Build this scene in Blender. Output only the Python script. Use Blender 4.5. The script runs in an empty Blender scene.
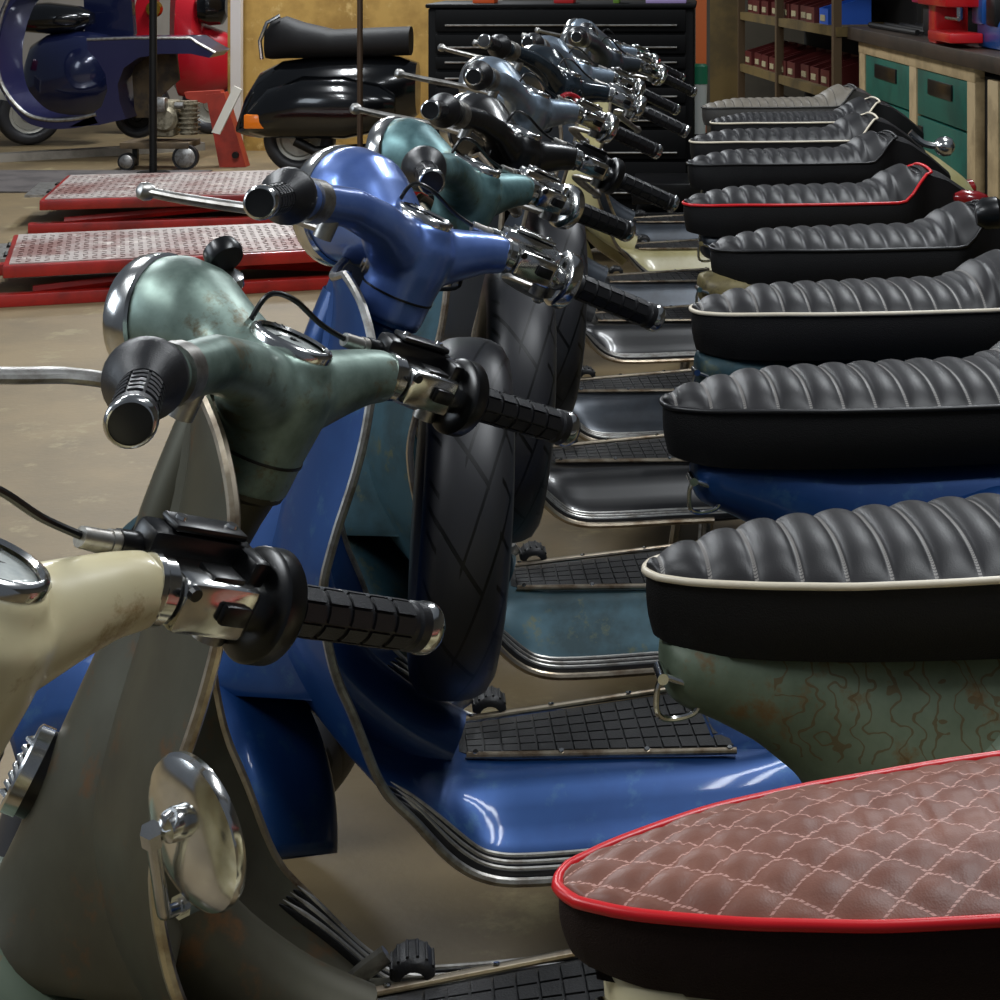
import bpy, bmesh, math, random
from mathutils import Vector, Matrix, noise
random.seed(7)
C = bpy.context.scene.collection
PI = math.pi
# ------------------------------------------------------------------ camera
cam_d = bpy.data.cameras.new('camera'); cam = bpy.data.objects.new('camera', cam_d); C.objects.link(cam)
cam.location = (0, 0, 1.29); cam.rotation_euler = (PI/2, 0, 0)
cam_d.sensor_width = 36; cam_d.sensor_fit = 'HORIZONTAL'; cam_d.lens = 1836/1000*36
cam_d.shift_x = -0.21; cam_d.shift_y = -0.55; cam_d.clip_start = 0.05
bpy.context.scene.camera = cam
# ------------------------------------------------------------------ world, lights, exposure
W = bpy.data.worlds.new('workshop_air'); bpy.context.scene.world = W; W.use_nodes = True
bg = W.node_tree.nodes['Background']; bg.inputs[0].default_value = (0.75, 0.85, 1.0, 1); bg.inputs[1].default_value = 0.105
vs = bpy.context.scene.view_settings
vs.view_transform = 'Standard'; vs.look = 'None'; vs.gamma = 1; vs.exposure = 0.2; vs.use_curve_mapping = False
def area(name, loc, target, sx, sy, power, col=(1, 1, 1)):
    l = bpy.data.lights.new(name, 'AREA'); l.shape = 'RECTANGLE'; l.size = sx; l.size_y = sy; l.energy = power; l.color = col
    o = bpy.data.objects.new(name, l); C.objects.link(o); o.location = loc
    o.rotation_euler = (Vector(target)-Vector(loc)).to_track_quat('-Z', 'Y').to_euler()
for x, y, p in ((-2.4, 1.2, 60), (-2.4, 4.6, 75), (-2.4, 8.2, 90), (0.9, 1.6, 42), (0.9, 5.0, 50), (-2.4, 11.6, 130), (1.2, 8.4, 12)):
    area('ceiling_tube_light', (x-0.12, y, 3.3), (x-0.12, y, 0), 0.08, 1.5, p*0.5, (0.93, 0.97, 1))
    area('ceiling_tube_light', (x+0.12, y, 3.3), (x+0.12, y, 0), 0.08, 1.5, p*0.5, (0.93, 0.97, 1))
area('left_side_light', (-4.6, 1.5, 2.3), (-0.3, 2.6, 0.6), 2.4, 1.4, 50, (0.8, 0.9, 1))  # broad cool area light from the left, out of view; no window modelled

# ------------------------------------------------------------------ materials
def lin(h):
    r = []
    for i in (0, 2, 4):
        c = int(h[i:i+2], 16)/255
        r.append(c/12.92 if c <= .04045 else ((c+.055)/1.055)**2.4)
    return (*r, 1)
_m = {}
def mat(name, c, rough=.5, metal=0., c2=None, scale=12., lo=.45, hi=.62, bump=0., bscale=200., coat=0., trans=0., c3=None, rmix=0., spec=.5, detail=6):
    if name in _m: return _m[name]
    m = bpy.data.materials.new(name); m.use_nodes = True; nt = m.node_tree; b = nt.nodes['Principled BSDF']; L = nt.links.new
    b.inputs['Base Color'].default_value = lin(c); b.inputs['Roughness'].default_value = rough; b.inputs['Metallic'].default_value = metal
    b.inputs['Coat Weight'].default_value = coat; b.inputs['Coat Roughness'].default_value = .06
    b.inputs['Transmission Weight'].default_value = trans; b.inputs['Specular IOR Level'].default_value = spec
    tc = nt.nodes.new('ShaderNodeTexCoord')
    if c2:
        n = nt.nodes.new('ShaderNodeTexNoise'); n.inputs['Scale'].default_value = scale; n.inputs['Detail'].default_value = detail; n.inputs['Roughness'].default_value = .62
        L(tc.outputs['Object'], n.inputs['Vector'])
        r = nt.nodes.new('ShaderNodeValToRGB'); r.color_ramp.elements[0].position = lo; r.color_ramp.elements[1].position = hi
        r.color_ramp.elements[0].color = lin(c); r.color_ramp.elements[1].color = lin(c2)
        L(n.outputs['Fac'], r.inputs[0]); out = r.outputs[0]
        if c3:
            n2 = nt.nodes.new('ShaderNodeTexNoise'); n2.inputs['Scale'].default_value = scale*3.1; n2.inputs['Detail'].default_value = 8; n2.inputs['Roughness'].default_value = .7
            L(tc.outputs['Object'], n2.inputs['Vector'])
            r2 = nt.nodes.new('ShaderNodeValToRGB'); r2.color_ramp.elements[0].position = .56; r2.color_ramp.elements[1].position = .66
            L(n2.outputs['Fac'], r2.inputs[0])
            mx = nt.nodes.new('ShaderNodeMix'); mx.data_type = 'RGBA'; mx.inputs[7].default_value = lin(c3)
            L(r2.outputs[0], mx.inputs[0]); L(out, mx.inputs[6]); out = mx.outputs[2]
        L(out, b.inputs['Base Color'])
        if rmix:
            mr = nt.nodes.new('ShaderNodeMapRange'); mr.inputs[3].default_value = rough; mr.inputs[4].default_value = rough+rmix
            L(n.outputs['Fac'], mr.inputs[0]); L(mr.outputs[0], b.inputs['Roughness'])
    if bump:
        n = nt.nodes.new('ShaderNodeTexNoise'); n.inputs['Scale'].default_value = bscale; n.inputs['Detail'].default_value = 3
        L(tc.outputs['Object'], n.inputs['Vector'])
        bp = nt.nodes.new('ShaderNodeBump'); bp.inputs['Strength'].default_value = bump; bp.inputs['Distance'].default_value = .002
        L(n.outputs['Fac'], bp.inputs['Height']); L(bp.outputs[0], b.inputs['Normal'])
    _m[name] = m
    return m
def math_node(nt, op, a, b=None, c=None):
    n = nt.nodes.new('ShaderNodeMath'); n.operation = op
    for i, v in enumerate((a, b, c)):
        if v is None: continue
        if isinstance(v, (int, float)): n.inputs[i].default_value = v
        else: nt.links.new(v, n.inputs[i])
    return n.outputs[0]
CHROME = mat('polished_chrome', 'DCDCDA', .09, 1., c2='B8B8B6', scale=30, lo=.4, hi=.8, rmix=.15)
ALU = mat('dull_aluminium', 'B4B2AE', .32, 1., c2='8C8780', scale=40, rmix=.15)
TRIM = mat('weathered_trim', 'B9AC98', .3, .9, c2='7E6A55', scale=18)
RUB = mat('black_rubber', '0E0E10', .5, 0, c2='1A191B', scale=30, bump=.25, bscale=500, spec=.45)
GRIP = mat('grip_rubber', '17171A', .38, 0, bump=.2, bscale=900, spec=.5)
BLKP = mat('black_plastic', '08080A', .3, 0)
BLK = mat('black_paint', '07080A', .16, .1, coat=.6)
GLASS = mat('dial_face', 'D9DDD8', .12, 0, c2='B9C0BE', scale=30, coat=.8)
LENS = mat('lamp_lens', 'C8CCD0', .05, .3, coat=1)
RIM = mat('wheel_rim_grey', 'A8A69C', .4, .3)
FABR = None
P = dict(
    cream=mat('cream_paint', 'DDD3AE', .34, 0, c2='CDBD8E', scale=5, c3='A58A5A', lo=.4, hi=.75, coat=.3),
    patina=mat('sage_patina_paint', '98ACA2', .32, .55, c2='4A5C54', scale=8, lo=.36, hi=.66, c3='66604C', rmix=.2),
    patina_shield=mat('olive_patina_paint', '4C4A3C', .33, .5, c2='3A3528', scale=5, lo=.4, hi=.66, c3='5C4228', rmix=.25),
    patina_body=mat('sage_body_patina', '6B7866', .42, .2, c2='4E5B49', scale=6, lo=.42, hi=.6, c3='6B5636', rmix=.2),
    blue=mat('metallic_blue_paint', '6682C2', .3, .55, c2='5572B6', scale=8, coat=.5),
    blue_body=mat('metallic_deep_blue', '123A70', .40, .5, c2='174179', scale=8, c3='2A5078', coat=.25),
    blue_shield=mat('scuffed_blue', '4A5F8C', .36, .6, c2='3A4A70', scale=7, c3='6A7080', coat=.2),
    teal=mat('teal_patina_paint', '6F9294', .34, .55, c2='46666A', scale=9, c3='54604E', rmix=.2),
    teal_body=mat('dark_teal_patina', '2E4D58', .42, .4, c2='22393F', scale=9, c3='4B5240', rmix=.2),
    black=mat('dull_black_paint', '121214', .3, .2, c2='1B1A1A', scale=9, coat=.3),
    steel=mat('silver_blue_paint', '93A3B4', .3, .7, c2='7B8794', scale=9, coat=.3),
    gloss=mat('gloss_black_blue', '1C242B', .14, .4, c2='2C3740', scale=6, coat=.8),
    tan=mat('tan_patina_paint', '8E8258', .42, .2, c2='6B6040', scale=9, c3='4A4230'),
    navy=mat('navy_purple_paint', '24244A', .28, .3, coat=.6),
    grey=mat('dark_steel_paint', '3A4048', .35, .4, c2='2C3036', scale=9),
    creamy=mat('sand_cream_paint', 'B5AC80', .36, 0, c2='A79C6C', scale=9, coat=.3),
)
def filigree(m):
    nt = m.node_tree; L = nt.links.new; b = nt.nodes['Principled BSDF']
    src = b.inputs['Base Color'].links[0].from_socket
    tc = nt.nodes.new('ShaderNodeTexCoord'); mp = nt.nodes.new('ShaderNodeMapping'); mp.inputs['Scale'].default_value = (1, .2, 1.4); L(tc.outputs['Object'], mp.inputs[0])
    w = nt.nodes.new('ShaderNodeTexWave'); w.inputs['Scale'].default_value = 17; w.inputs['Distortion'].default_value = 12; w.inputs['Detail'].default_value = 1.5; w.inputs['Detail Scale'].default_value = 2.2
    L(mp.outputs[0], w.inputs['Vector'])
    line = math_node(nt, 'MULTIPLY', math_node(nt, 'GREATER_THAN', w.outputs['Fac'], .93), .7)
    sx = nt.nodes.new('ShaderNodeSeparateXYZ'); L(tc.outputs['Object'], sx.inputs[0])
    a = math_node(nt, 'MULTIPLY', math_node(nt, 'GREATER_THAN', sx.outputs[0], .07), math_node(nt, 'LESS_THAN', sx.outputs[0], .30))
    c = math_node(nt, 'MULTIPLY', math_node(nt, 'GREATER_THAN', sx.outputs[2], .585), math_node(nt, 'LESS_THAN', sx.outputs[2], .665))
    f = math_node(nt, 'MULTIPLY', line, math_node(nt, 'MULTIPLY', a, c))
    mx = nt.nodes.new('ShaderNodeMix'); mx.data_type = 'RGBA'; L(f, mx.inputs[0]); L(src, mx.inputs[6]); mx.inputs[7].default_value = lin('5A4422'); L(mx.outputs[2], b.inputs['Base Color'])
filigree(P['patina_body'])
def leather(name, base, edge, seam, mode, sp, seamw=.045):
    m = bpy.data.materials.new(name); m.use_nodes = True; nt = m.node_tree; b = nt.nodes['Principled BSDF']; L = nt.links.new
    b.inputs['Roughness'].default_value = .46; b.inputs['Specular IOR Level'].default_value = .42
    tc = nt.nodes.new('ShaderNodeTexCoord'); s = nt.nodes.new('ShaderNodeSeparateXYZ'); L(tc.outputs['UV'], s.inputs[0])
    def dist(v):   # distance to nearest integer
        return math_node(nt, 'ABSOLUTE', math_node(nt, 'SUBTRACT', math_node(nt, 'FRACT', math_node(nt, 'ADD', v, .5)), .5))
    if mode == 'diamond':
        u = math_node(nt, 'ADD', s.outputs[0], s.outputs[1]); w = math_node(nt, 'SUBTRACT', s.outputs[0], s.outputs[1])
        d = math_node(nt, 'MINIMUM', dist(u), dist(w)); along = s.outputs[1]
    else:
        d = dist(s.outputs[0]); along = s.outputs[1]
    line = math_node(nt, 'LESS_THAN', d, seamw)
    dash = math_node(nt, 'GREATER_THAN', math_node(nt, 'FRACT', math_node(nt, 'MULTIPLY', along, 14.)), .3)
    f = math_node(nt, 'MULTIPLY', line, dash)
    n = nt.nodes.new('ShaderNodeTexNoise'); n.inputs['Scale'].default_value = 25; L(tc.outputs['Object'], n.inputs['Vector'])
    r = nt.nodes.new('ShaderNodeValToRGB'); r.color_ramp.elements[0].position = .35; r.color_ramp.elements[1].position = .7
    r.color_ramp.elements[0].color = lin(base); r.color_ramp.elements[1].color = lin(edge); L(n.outputs['Fac'], r.inputs[0])
    mx = nt.nodes.new('ShaderNodeMix'); mx.data_type = 'RGBA'; L(f, mx.inputs[0]); L(r.outputs[0], mx.inputs[6]); mx.inputs[7].default_value = lin(seam)
    L(mx.outputs[2], b.inputs['Base Color'])
    v = nt.nodes.new('ShaderNodeTexVoronoi'); v.inputs['Scale'].default_value = 700; L(tc.outputs['Object'], v.inputs['Vector'])
    bp = nt.nodes.new('ShaderNodeBump'); bp.inputs['Strength'].default_value = .25; bp.inputs['Distance'].default_value = .0003
    L(v.outputs['Distance'], bp.inputs['Height']); L(bp.outputs[0], b.inputs['Normal'])
    return m
LEA = leather('black_pleated_vinyl', '121113', '1C1A1D', '7A7672', 'rib', 1)
LEAD = leather('black_tonal_vinyl', '0F0E10', '18171A', '2E2C30', 'rib', 1)
LEAG = leather('grey_pleated_vinyl', '6A645A', '766F64', '2A2826', 'rib', 1)
LEAB = leather('brown_quilted_vinyl', '6E4234', '805242', 'B98C80', 'diamond', 1, .03)
SKIRT = mat('black_seat_side_vinyl', '0A090B', .6, 0, bump=.5, bscale=700, spec=.3)
SKIRTB = mat('brown_seat_side_fabric', '20110E', .75, 0, bump=.6, bscale=900, spec=.25)
PIPES = dict(red=mat('red_piping', 'D01820', .32), white=mat('cream_piping', 'D8CDB8', .35), black=mat('black_piping', '131214', .4), grey=mat('grey_piping', '3A3836', .4))

def tyre_mat():
    m = bpy.data.materials.new('treaded_tyre_rubber'); m.use_nodes = True; nt = m.node_tree; b = nt.nodes['Principled BSDF']; L = nt.links.new
    b.inputs['Base Color'].default_value = lin('141416'); b.inputs['Roughness'].default_value = .42
    tc = nt.nodes.new('ShaderNodeTexCoord'); s = nt.nodes.new('ShaderNodeSeparateXYZ'); L(tc.outputs['UV'], s.inputs[0])
    u, v = s.outputs[0], s.outputs[1]   # u: turns 0..1, v: -1..1 across
    av = math_node(nt, 'ABSOLUTE', v)
    a = math_node(nt, 'SUBTRACT', math_node(nt, 'MULTIPLY', u, 11.), math_node(nt, 'MULTIPLY', v, .75))
    g = math_node(nt, 'ABSOLUTE', math_node(nt, 'SUBTRACT', math_node(nt, 'FRACT', a), .5))
    l1 = math_node(nt, 'MULTIPLY', math_node(nt, 'LESS_THAN', g, .035), math_node(nt, 'LESS_THAN', v, .32))
    a2 = math_node(nt, 'ADD', math_node(nt, 'MULTIPLY', u, 11.), math_node(nt, 'MULTIPLY', v, 1.9))
    g2 = math_node(nt, 'ABSOLUTE', math_node(nt, 'SUBTRACT', math_node(nt, 'FRACT', math_node(nt, 'ADD', a2, .2)), .5))
    l2 = math_node(nt, 'MULTIPLY', math_node(nt, 'LESS_THAN', g2, .05), math_node(nt, 'GREATER_THAN', v, -.12))
    l3 = math_node(nt, 'MULTIPLY', math_node(nt, 'LESS_THAN', math_node(nt, 'ABSOLUTE', math_node(nt, 'SUBTRACT', math_node(nt, 'FRACT', math_node(nt, 'MULTIPLY', a, 2.)), .5)), .06), math_node(nt, 'GREATER_THAN', av, .55))
    l = math_node(nt, 'MAXIMUM', math_node(nt, 'MAXIMUM', l1, l2), l3)
    l = math_node(nt, 'MULTIPLY', l, math_node(nt, 'LESS_THAN', av, .8))
    bp = nt.nodes.new('ShaderNodeBump'); bp.inputs['Strength'].default_value = 1; bp.inputs['Distance'].default_value = .008; bp.invert = True
    L(l, bp.inputs['Height']); L(bp.outputs[0], b.inputs['Normal'])
    mx = nt.nodes.new('ShaderNodeMix'); mx.data_type = 'RGBA'; L(l, mx.inputs[0]); mx.inputs[6].default_value = lin('2A2A2D'); mx.inputs[7].default_value = lin('020203')
    L(mx.outputs[2], b.inputs['Base Color'])
    return m
TYRE = tyre_mat()

# ------------------------------------------------------------------ mesh helpers
class MB:
    def __init__(s): s.v = []; s.f = []; s.uv = {}
    def add(s, vs, fs, M=None):
        o = len(s.v); s.v += [tuple(M @ Vector(v)) if M else tuple(v) for v in vs]; s.f += [tuple(i+o for i in f) for f in fs]; return s
    def box(s, x0, x1, y0, y1, z0, z1, M=None, bev=0.):
        if bev:
            bm = bmesh.new(); bmesh.ops.create_cube(bm, size=1)
            for v in bm.verts: v.co = Vector(((x0+x1)/2+v.co.x*(x1-x0), (y0+y1)/2+v.co.y*(y1-y0), (z0+z1)/2+v.co.z*(z1-z0)))
            bmesh.ops.bevel(bm, geom=bm.edges[:], offset=bev, segments=2, affect='EDGES', profile=.5)
            bm.verts.index_update(); s.add([v.co.copy() for v in bm.verts], [[v.index for v in f.verts] for f in bm.faces], M); bm.free(); return s
        v = [(x, y, z) for x in (x0, x1) for y in (y0, y1) for z in (z0, z1)]
        return s.add(v, [(0, 1, 3, 2), (4, 6, 7, 5), (0, 4, 5, 1), (2, 3, 7, 6), (0, 2, 6, 4), (1, 5, 7, 3)], M)
    def loft(s, rings, cap=True, closed=True, M=None):
        n = len(rings[0]); v = [p for r in rings for p in r]; f = []
        for i in range(len(rings)-1):
            for j in range(n if closed else n-1):
                k = (j+1) % n; f.append((i*n+j, i*n+k, (i+1)*n+k, (i+1)*n+j))
        if cap: f.append(tuple(range(n))[::-1]); f.append(tuple((len(rings)-1)*n+j for j in range(n)))
        return s.add(v, f, M)
    def tube(s, path, r, seg=12, M=None, flat=1., cap=True, up=(0, 0, 1)):
        P_ = [Vector(p) for p in path]; n = len(P_)
        R = r if isinstance(r, (list, tuple)) else [r]*n
        rings = []; prev = None
        for i, p in enumerate(P_):
            t = (P_[min(i+1, n-1)]-P_[max(i-1, 0)]).normalized()
            if prev is None:
                a = Vector(up).cross(t)
                if a.length < .05: a = Vector((1, 0, 0)).cross(t)
            else: a = prev-t*prev.dot(t)
            a.normalize(); prev = a; b = t.cross(a)
            rings.append([p+a*R[i]*math.cos(2*PI*j/seg)+b*R[i]*flat*math.sin(2*PI*j/seg) for j in range(seg)])
        return s.loft(rings, cap, True, M)
    def rev(s, prof, o=(0, 0, 0), d=(0, 0, 1), seg=28, M=None, cap=True, sx=1., sy=1., xd=None):
        d = Vector(d).normalized(); a = Vector(xd) if xd else (Vector((0, 0, 1)) if abs(d.z) < .9 else Vector((1, 0, 0)))
        a = (a-d*a.dot(d)).normalized(); b = d.cross(a); o = Vector(o)
        return s.loft([[o+d*h+a*r*sx*math.cos(2*PI*j/seg)+b*r*sy*math.sin(2*PI*j/seg) for j in range(seg)] for h, r in prof], cap, True, M)
    def grid(s, fn, nu, nv, M=None, uv=None):
        o = len(s.v)
        v = [fn(i/nu, j/nv) for i in range(nu+1) for j in range(nv+1)]
        if uv:
            for i in range(nu+1):
                for j in range(nv+1): s.uv[o+i*(nv+1)+j] = uv(i/nu, j/nv)
        return s.add(v, [(i*(nv+1)+j, (i+1)*(nv+1)+j, (i+1)*(nv+1)+j+1, i*(nv+1)+j+1) for i in range(nu) for j in range(nv)], M)
    def mesh(s, name='m', ang=35, fix=True):
        me = bpy.data.meshes.new(name); me.from_pydata(s.v, [], s.f)
        if s.uv:
            ul = me.uv_layers.new(name='UVMap')
            for lp in me.loops: ul.data[lp.index].uv = s.uv.get(lp.vertex_index, (0, 0))
        if fix:
            bm = bmesh.new(); bm.from_mesh(me); bmesh.ops.recalc_face_normals(bm, faces=bm.faces); bm.to_mesh(me); bm.free()
        me.shade_smooth()
        if ang: me.set_sharp_from_angle(angle=math.radians(ang))
        return me
def remesh(mb, vox=.004, it=6, fac=.5):
    me = mb.mesh('t', 0); o = bpy.data.objects.new('t', me); C.objects.link(o)
    m = o.modifiers.new('r', 'REMESH'); m.mode = 'VOXEL'; m.voxel_size = vox
    m = o.modifiers.new('s', 'SMOOTH'); m.iterations = it; m.factor = fac
    dg = bpy.context.evaluated_depsgraph_get(); r = bpy.data.meshes.new_from_object(o.evaluated_get(dg))
    bpy.data.objects.remove(o); r.shade_smooth(); r.materials.clear(); return r
def obj(name, me, m, parent=None, M=None):
    if isinstance(me, MB): me = me.mesh(name)
    o = bpy.data.objects.new(name, me); C.objects.link(o)
    if not me.materials: me.materials.append(None)
    o.material_slots[0].link = 'OBJECT'; o.material_slots[0].material = m
    if parent: o.parent = parent
    if M: o.matrix_basis = M
    return o
def tag(o, label, cat, group=None, kind=None):
    if label: o['label'] = label
    if cat: o['category'] = cat
    if group: o['group'] = group
    if kind: o['kind'] = kind
    return o
def thing(name, label, cat, loc=(0, 0, 0), rz=0, group=None):
    o = bpy.data.objects.new(name, None); C.objects.link(o); o.location = loc; o.rotation_euler = (0, 0, rz); o.empty_display_size = .05
    return tag(o, label, cat, group)
def cr(pts, n=6):
    out = []; k = len(pts)
    for i in range(k-1):
        p = [pts[max(i-1, 0)], pts[i], pts[i+1], pts[min(i+2, k-1)]]
        for j in range(n):
            t = j/n
            out.append(tuple(.5*((2*b)+(-a+c)*t+(2*a-5*b+4*c-d)*t*t+(-a+3*b-3*c+d)*t**3) for a, b, c, d in zip(*p)))
    out.append(tuple(pts[-1])); return out
def interp(tab, x):
    if x <= tab[0][0]: return tab[0][1:]
    for a, b in zip(tab, tab[1:]):
        if x <= b[0]:
            t = (x-a[0])/(b[0]-a[0]); return tuple(p+(q-p)*t for p, q in zip(a[1:], b[1:]))
    return tab[-1][1:]
def sstep(a, b, x):
    t = max(0, min(1, (x-a)/(b-a))); return t*t*(3-2*t)

# ------------------------------------------------------------------ setting
fl = mat('worn_concrete', '7A6849', .6, 0, c2='60523A', scale=1.6, lo=.38, hi=.66, c3='857858', bump=.3, bscale=60, detail=10)
mb = MB().box(-7, 4, -1, 16, -.1, 0); tag(obj('floor', mb, fl), None, None, None, 'structure')
wm = mat('dim_workshop_wall', '4A4438', .8, 0, c2='3A352C', scale=2)
tag(obj('wall_back', MB().box(-1.3, 4, 11.5, 11.6, 0, 3.6), wm), None, None, None, 'structure')
wl = mat('pale_plaster_wall', '9C948A', .8, 0, c2='8C8479', scale=2)
tag(obj('wall_left_rear', MB().box(-7, -1.3, 14.4, 14.5, 0, 3.6), wl), None, None, None, 'structure')
tag(obj('wall_right', MB().box(4, 4.1, -1, 11.6, 0, 3.6), wm), None, None, None, 'structure')

# ------------------------------------------------------------------ scooter part meshes (canonical scooter frame: nose towards -X, ground z=0)
RAKE = math.radians(24.5)
def M_steer(xo, zo, phi):
    u = Vector((math.sin(RAKE), 0, math.cos(RAKE))); b = Vector((math.cos(RAKE), 0, -math.sin(RAKE))); y = Vector((0, 1, 0))
    c, s = math.cos(phi), math.sin(phi); B = b*c-y*s; E_ = y*c+b*s
    return Matrix(((B.x, E_.x, u.x, xo), (B.y, E_.y, u.y, 0), (B.z, E_.z, u.z, zo), (0, 0, 0, 1)))
CAP = Vector((.118, .325, .103))
def side(s):
    def T(p): return Vector((p[0], p[1]*s, p[2]))
    return T
CAPL = Vector((.122, .354, .112)); GL0 = Vector((.062, .275, .113)); BL0 = Vector((.016, .115, .114))
def sidept(e, s=1):   # centre line of the bar (local frame: x rearwards, y right, z up the steering axis)
    if s < 0:
        if e > .275: return GL0+(CAPL-GL0)*((e-.275)/(.354-.275))
        return BL0+(GL0-BL0)*((e-.115)/.16)
    a = Vector((.026, .115, .110)); b = CAP
    return a+(b-a)*((e-.115)/(b.y-a.y))
GD = (CAP-Vector((.026, .115, .110))).normalized(); GDL = (CAPL-GL0).normalized()
def head_mesh(hr):
    m = MB()
    m.tube([(0, 0, -.004), (0, 0, .03), (0, 0, .06), (-.004, 0, .09)], [.043, .044, .047, .050], 24)
    # headlamp shell
    fx = 1
    st = [(.042, .090, .012, .010, 0), (.032, .088, .036, .022, 0), (-.0, .084, .054, .032, 0), (-.035, .086, .054, .033, 6), (-.07, .093, hr*.84, hr*.72, 12), (-.100*fx, .096, hr*.97, hr*.93, 17), (-.127*fx, .091, hr*1.0, hr*1.0, 22), (-.145*fx, .083, hr*.98, hr*.98, 24.5)]
    rings = []
    for x, z, w, h, ti in st:
        ti = math.radians(ti)
        rings.append([(x-h*math.sin(2*PI*j/28)*math.sin(ti), w*math.cos(2*PI*j/28), z+h*math.sin(2*PI*j/28)*math.cos(ti)) for j in range(28)])
    m.loft(rings)
    for s in (-1, 1):
        q = [(-.004, 0, .072), (.002, s*.04, .082), (.010, s*.07, .095), (.018, s*.095, .105), (.026, s*.117, .110)]
        if s < 0: q = q[:4]+[tuple(side(-1)(sidept(e, -1))) for e in (.15, .2, .262)]
        m.tube(q, [.038, .036, .030, .0255, .0235, .022, .0205][:len(q)], 20)
    # raised dial plinth
    m.rev([(-.03, .043), (-.006, .040), (-.001, .037)], DO, DN, 28, sx=1.12, sy=.88)
    return remesh(m, .0035, 15)
DN = Vector((-.02, 0, 1)).normalized(); DO = Vector((-.010, 0, .120)); TL = math.radians(24.5)
HEAD = {r: head_mesh(r) for r in (.056, .066, .073)}
M_SEAM = MB().rev([(.026, .0425), (.027, .0448), (.029, .0448), (.030, .0425)], (0, 0, 0), (0, 0, 1), 40, cap=False).mesh('s')
M_SHEAD = MB().rev([(-.085, .028), (-.03, .033), (-.010, .036), (-.006, .041), (.0, .042), (.004, .036)], (0, 0, 0), (0, 0, 1), 32).mesh('s')
def m_rim(hr):
    return MB().rev([(0, hr*.98), (.002, hr*1.035), (.010, hr*1.045), (.022, hr*1.01), (.028, hr*.94), (.026, hr*.88), (.02, hr*.86)], (-.141, 0, .0845), (-math.cos(TL), 0, -math.sin(TL)), 40, cap=False).mesh('r', 50)
def m_lens(hr):
    return MB().rev([(0, hr*.9), (.008, hr*.8), (.016, hr*.5), (.019, hr*.2), (.0195, .001)], (-.141-.018, 0, .0765), (-math.cos(TL), 0, -math.sin(TL)), 32).mesh('l', 60)
HR = {r: (m_rim(r), m_lens(r)) for r in HEAD}
m_dialring = MB().rev([(-.004, .0355), (.003, .0365), (.006, .0345), (.007, .031), (.0045, .029)], DO, DN, 40, cap=False, sx=1.12, sy=.88).mesh('d', 50)
m_dialface = MB().rev([(.0, .031), (.002, .030), (.0036, .018), (.004, .002)], DO, DN, 32, sx=1.12, sy=.88).mesh('d', 60)
def m_dialmarks():
    m = MB(); a = Vector((1, 0, -.25)).normalized(); b = DN.cross(a)
    for k in range(13):
        t = PI*(.15+1.7*k/12); d = a*math.cos(t)*1.12+b*math.sin(t)*.88
        c0 = DO+DN*.0042+d*.0165; c1 = DO+DN*.0034+d*.0225
        m.tube([c0, c1], .0006, 5)
    m.tube([DO+DN*.005, DO+DN*.005+(a*.6+b*.7)*.018], .0008, 5); m.rev([(0, .003), (.002, .003)], DO+DN*.0035, DN, 10)
    return m.mesh('k')
M_MARKS = m_dialmarks()
def side(s):
    def T(p): return Vector((p[0], p[1]*s, p[2]))
    return T
def grip_meshes(s):
    T = side(s); d = T(GD if s > 0 else GDL); g0 = T(sidept(.212 if s > 0 else .275, s)); L_ = (CAP-sidept(.212)).length if s > 0 else (CAPL-GL0).length
    tubem = MB(); tubem.rev([(0, .0140), (.004, .0150), (L_-.012, .0150), (L_-.01, .0170), (L_-.002, .0170)], g0, d, 24)
    if s < 0:
        tubem.rev([(-.02, .020), (-.013, .029), (-.008, .031), (.002, .030), (.014, .023), (.028, .0165)], g0, d, 32)
    a = Vector((0, 0, 1)); a = (a-d*a.dot(d)).normalized(); b = d.cross(a)
    t0, t1 = (.03, L_-.016) if s < 0 else (.006, L_-.016)
    n = 5
    for i in range(n):
        x0 = t0+(t1-t0)*i/n+.0014; x1 = t0+(t1-t0)*(i+1)/n-.0014
        for j in range(8):
            th = [2*PI*(j+.5)/8+q for q in (-.33, -.11, .11, .33)]
            def pt(x, t, r): return g0+d*x+(a*math.cos(t)+b*math.sin(t))*r
            rings = [[pt(x0, t, .0140) for t in th]+[pt(x1, t, .0140) for t in th[::-1]], [pt(x0+.0006, t*1, .0168) for t in th]+[pt(x1-.0006, t, .0168) for t in th[::-1]]]
            tubem.loft(rings)
    cap = MB().rev([(L_-.004, .0160), (L_+.002, .0180), (L_+.007, .0178), (L_+.010, .0162), (L_+.0105, .0145)], g0, d, 28, cap=False)
    disc = MB().rev([(L_-.004, .0145), (L_+.009, .0150), (L_+.0095, .002)], g0, d, 24)
    return tubem.mesh('g', 30), cap.mesh('c', 50), disc.mesh('c')
GR = {s: grip_meshes(s) for s in (-1, 1)}
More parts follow.
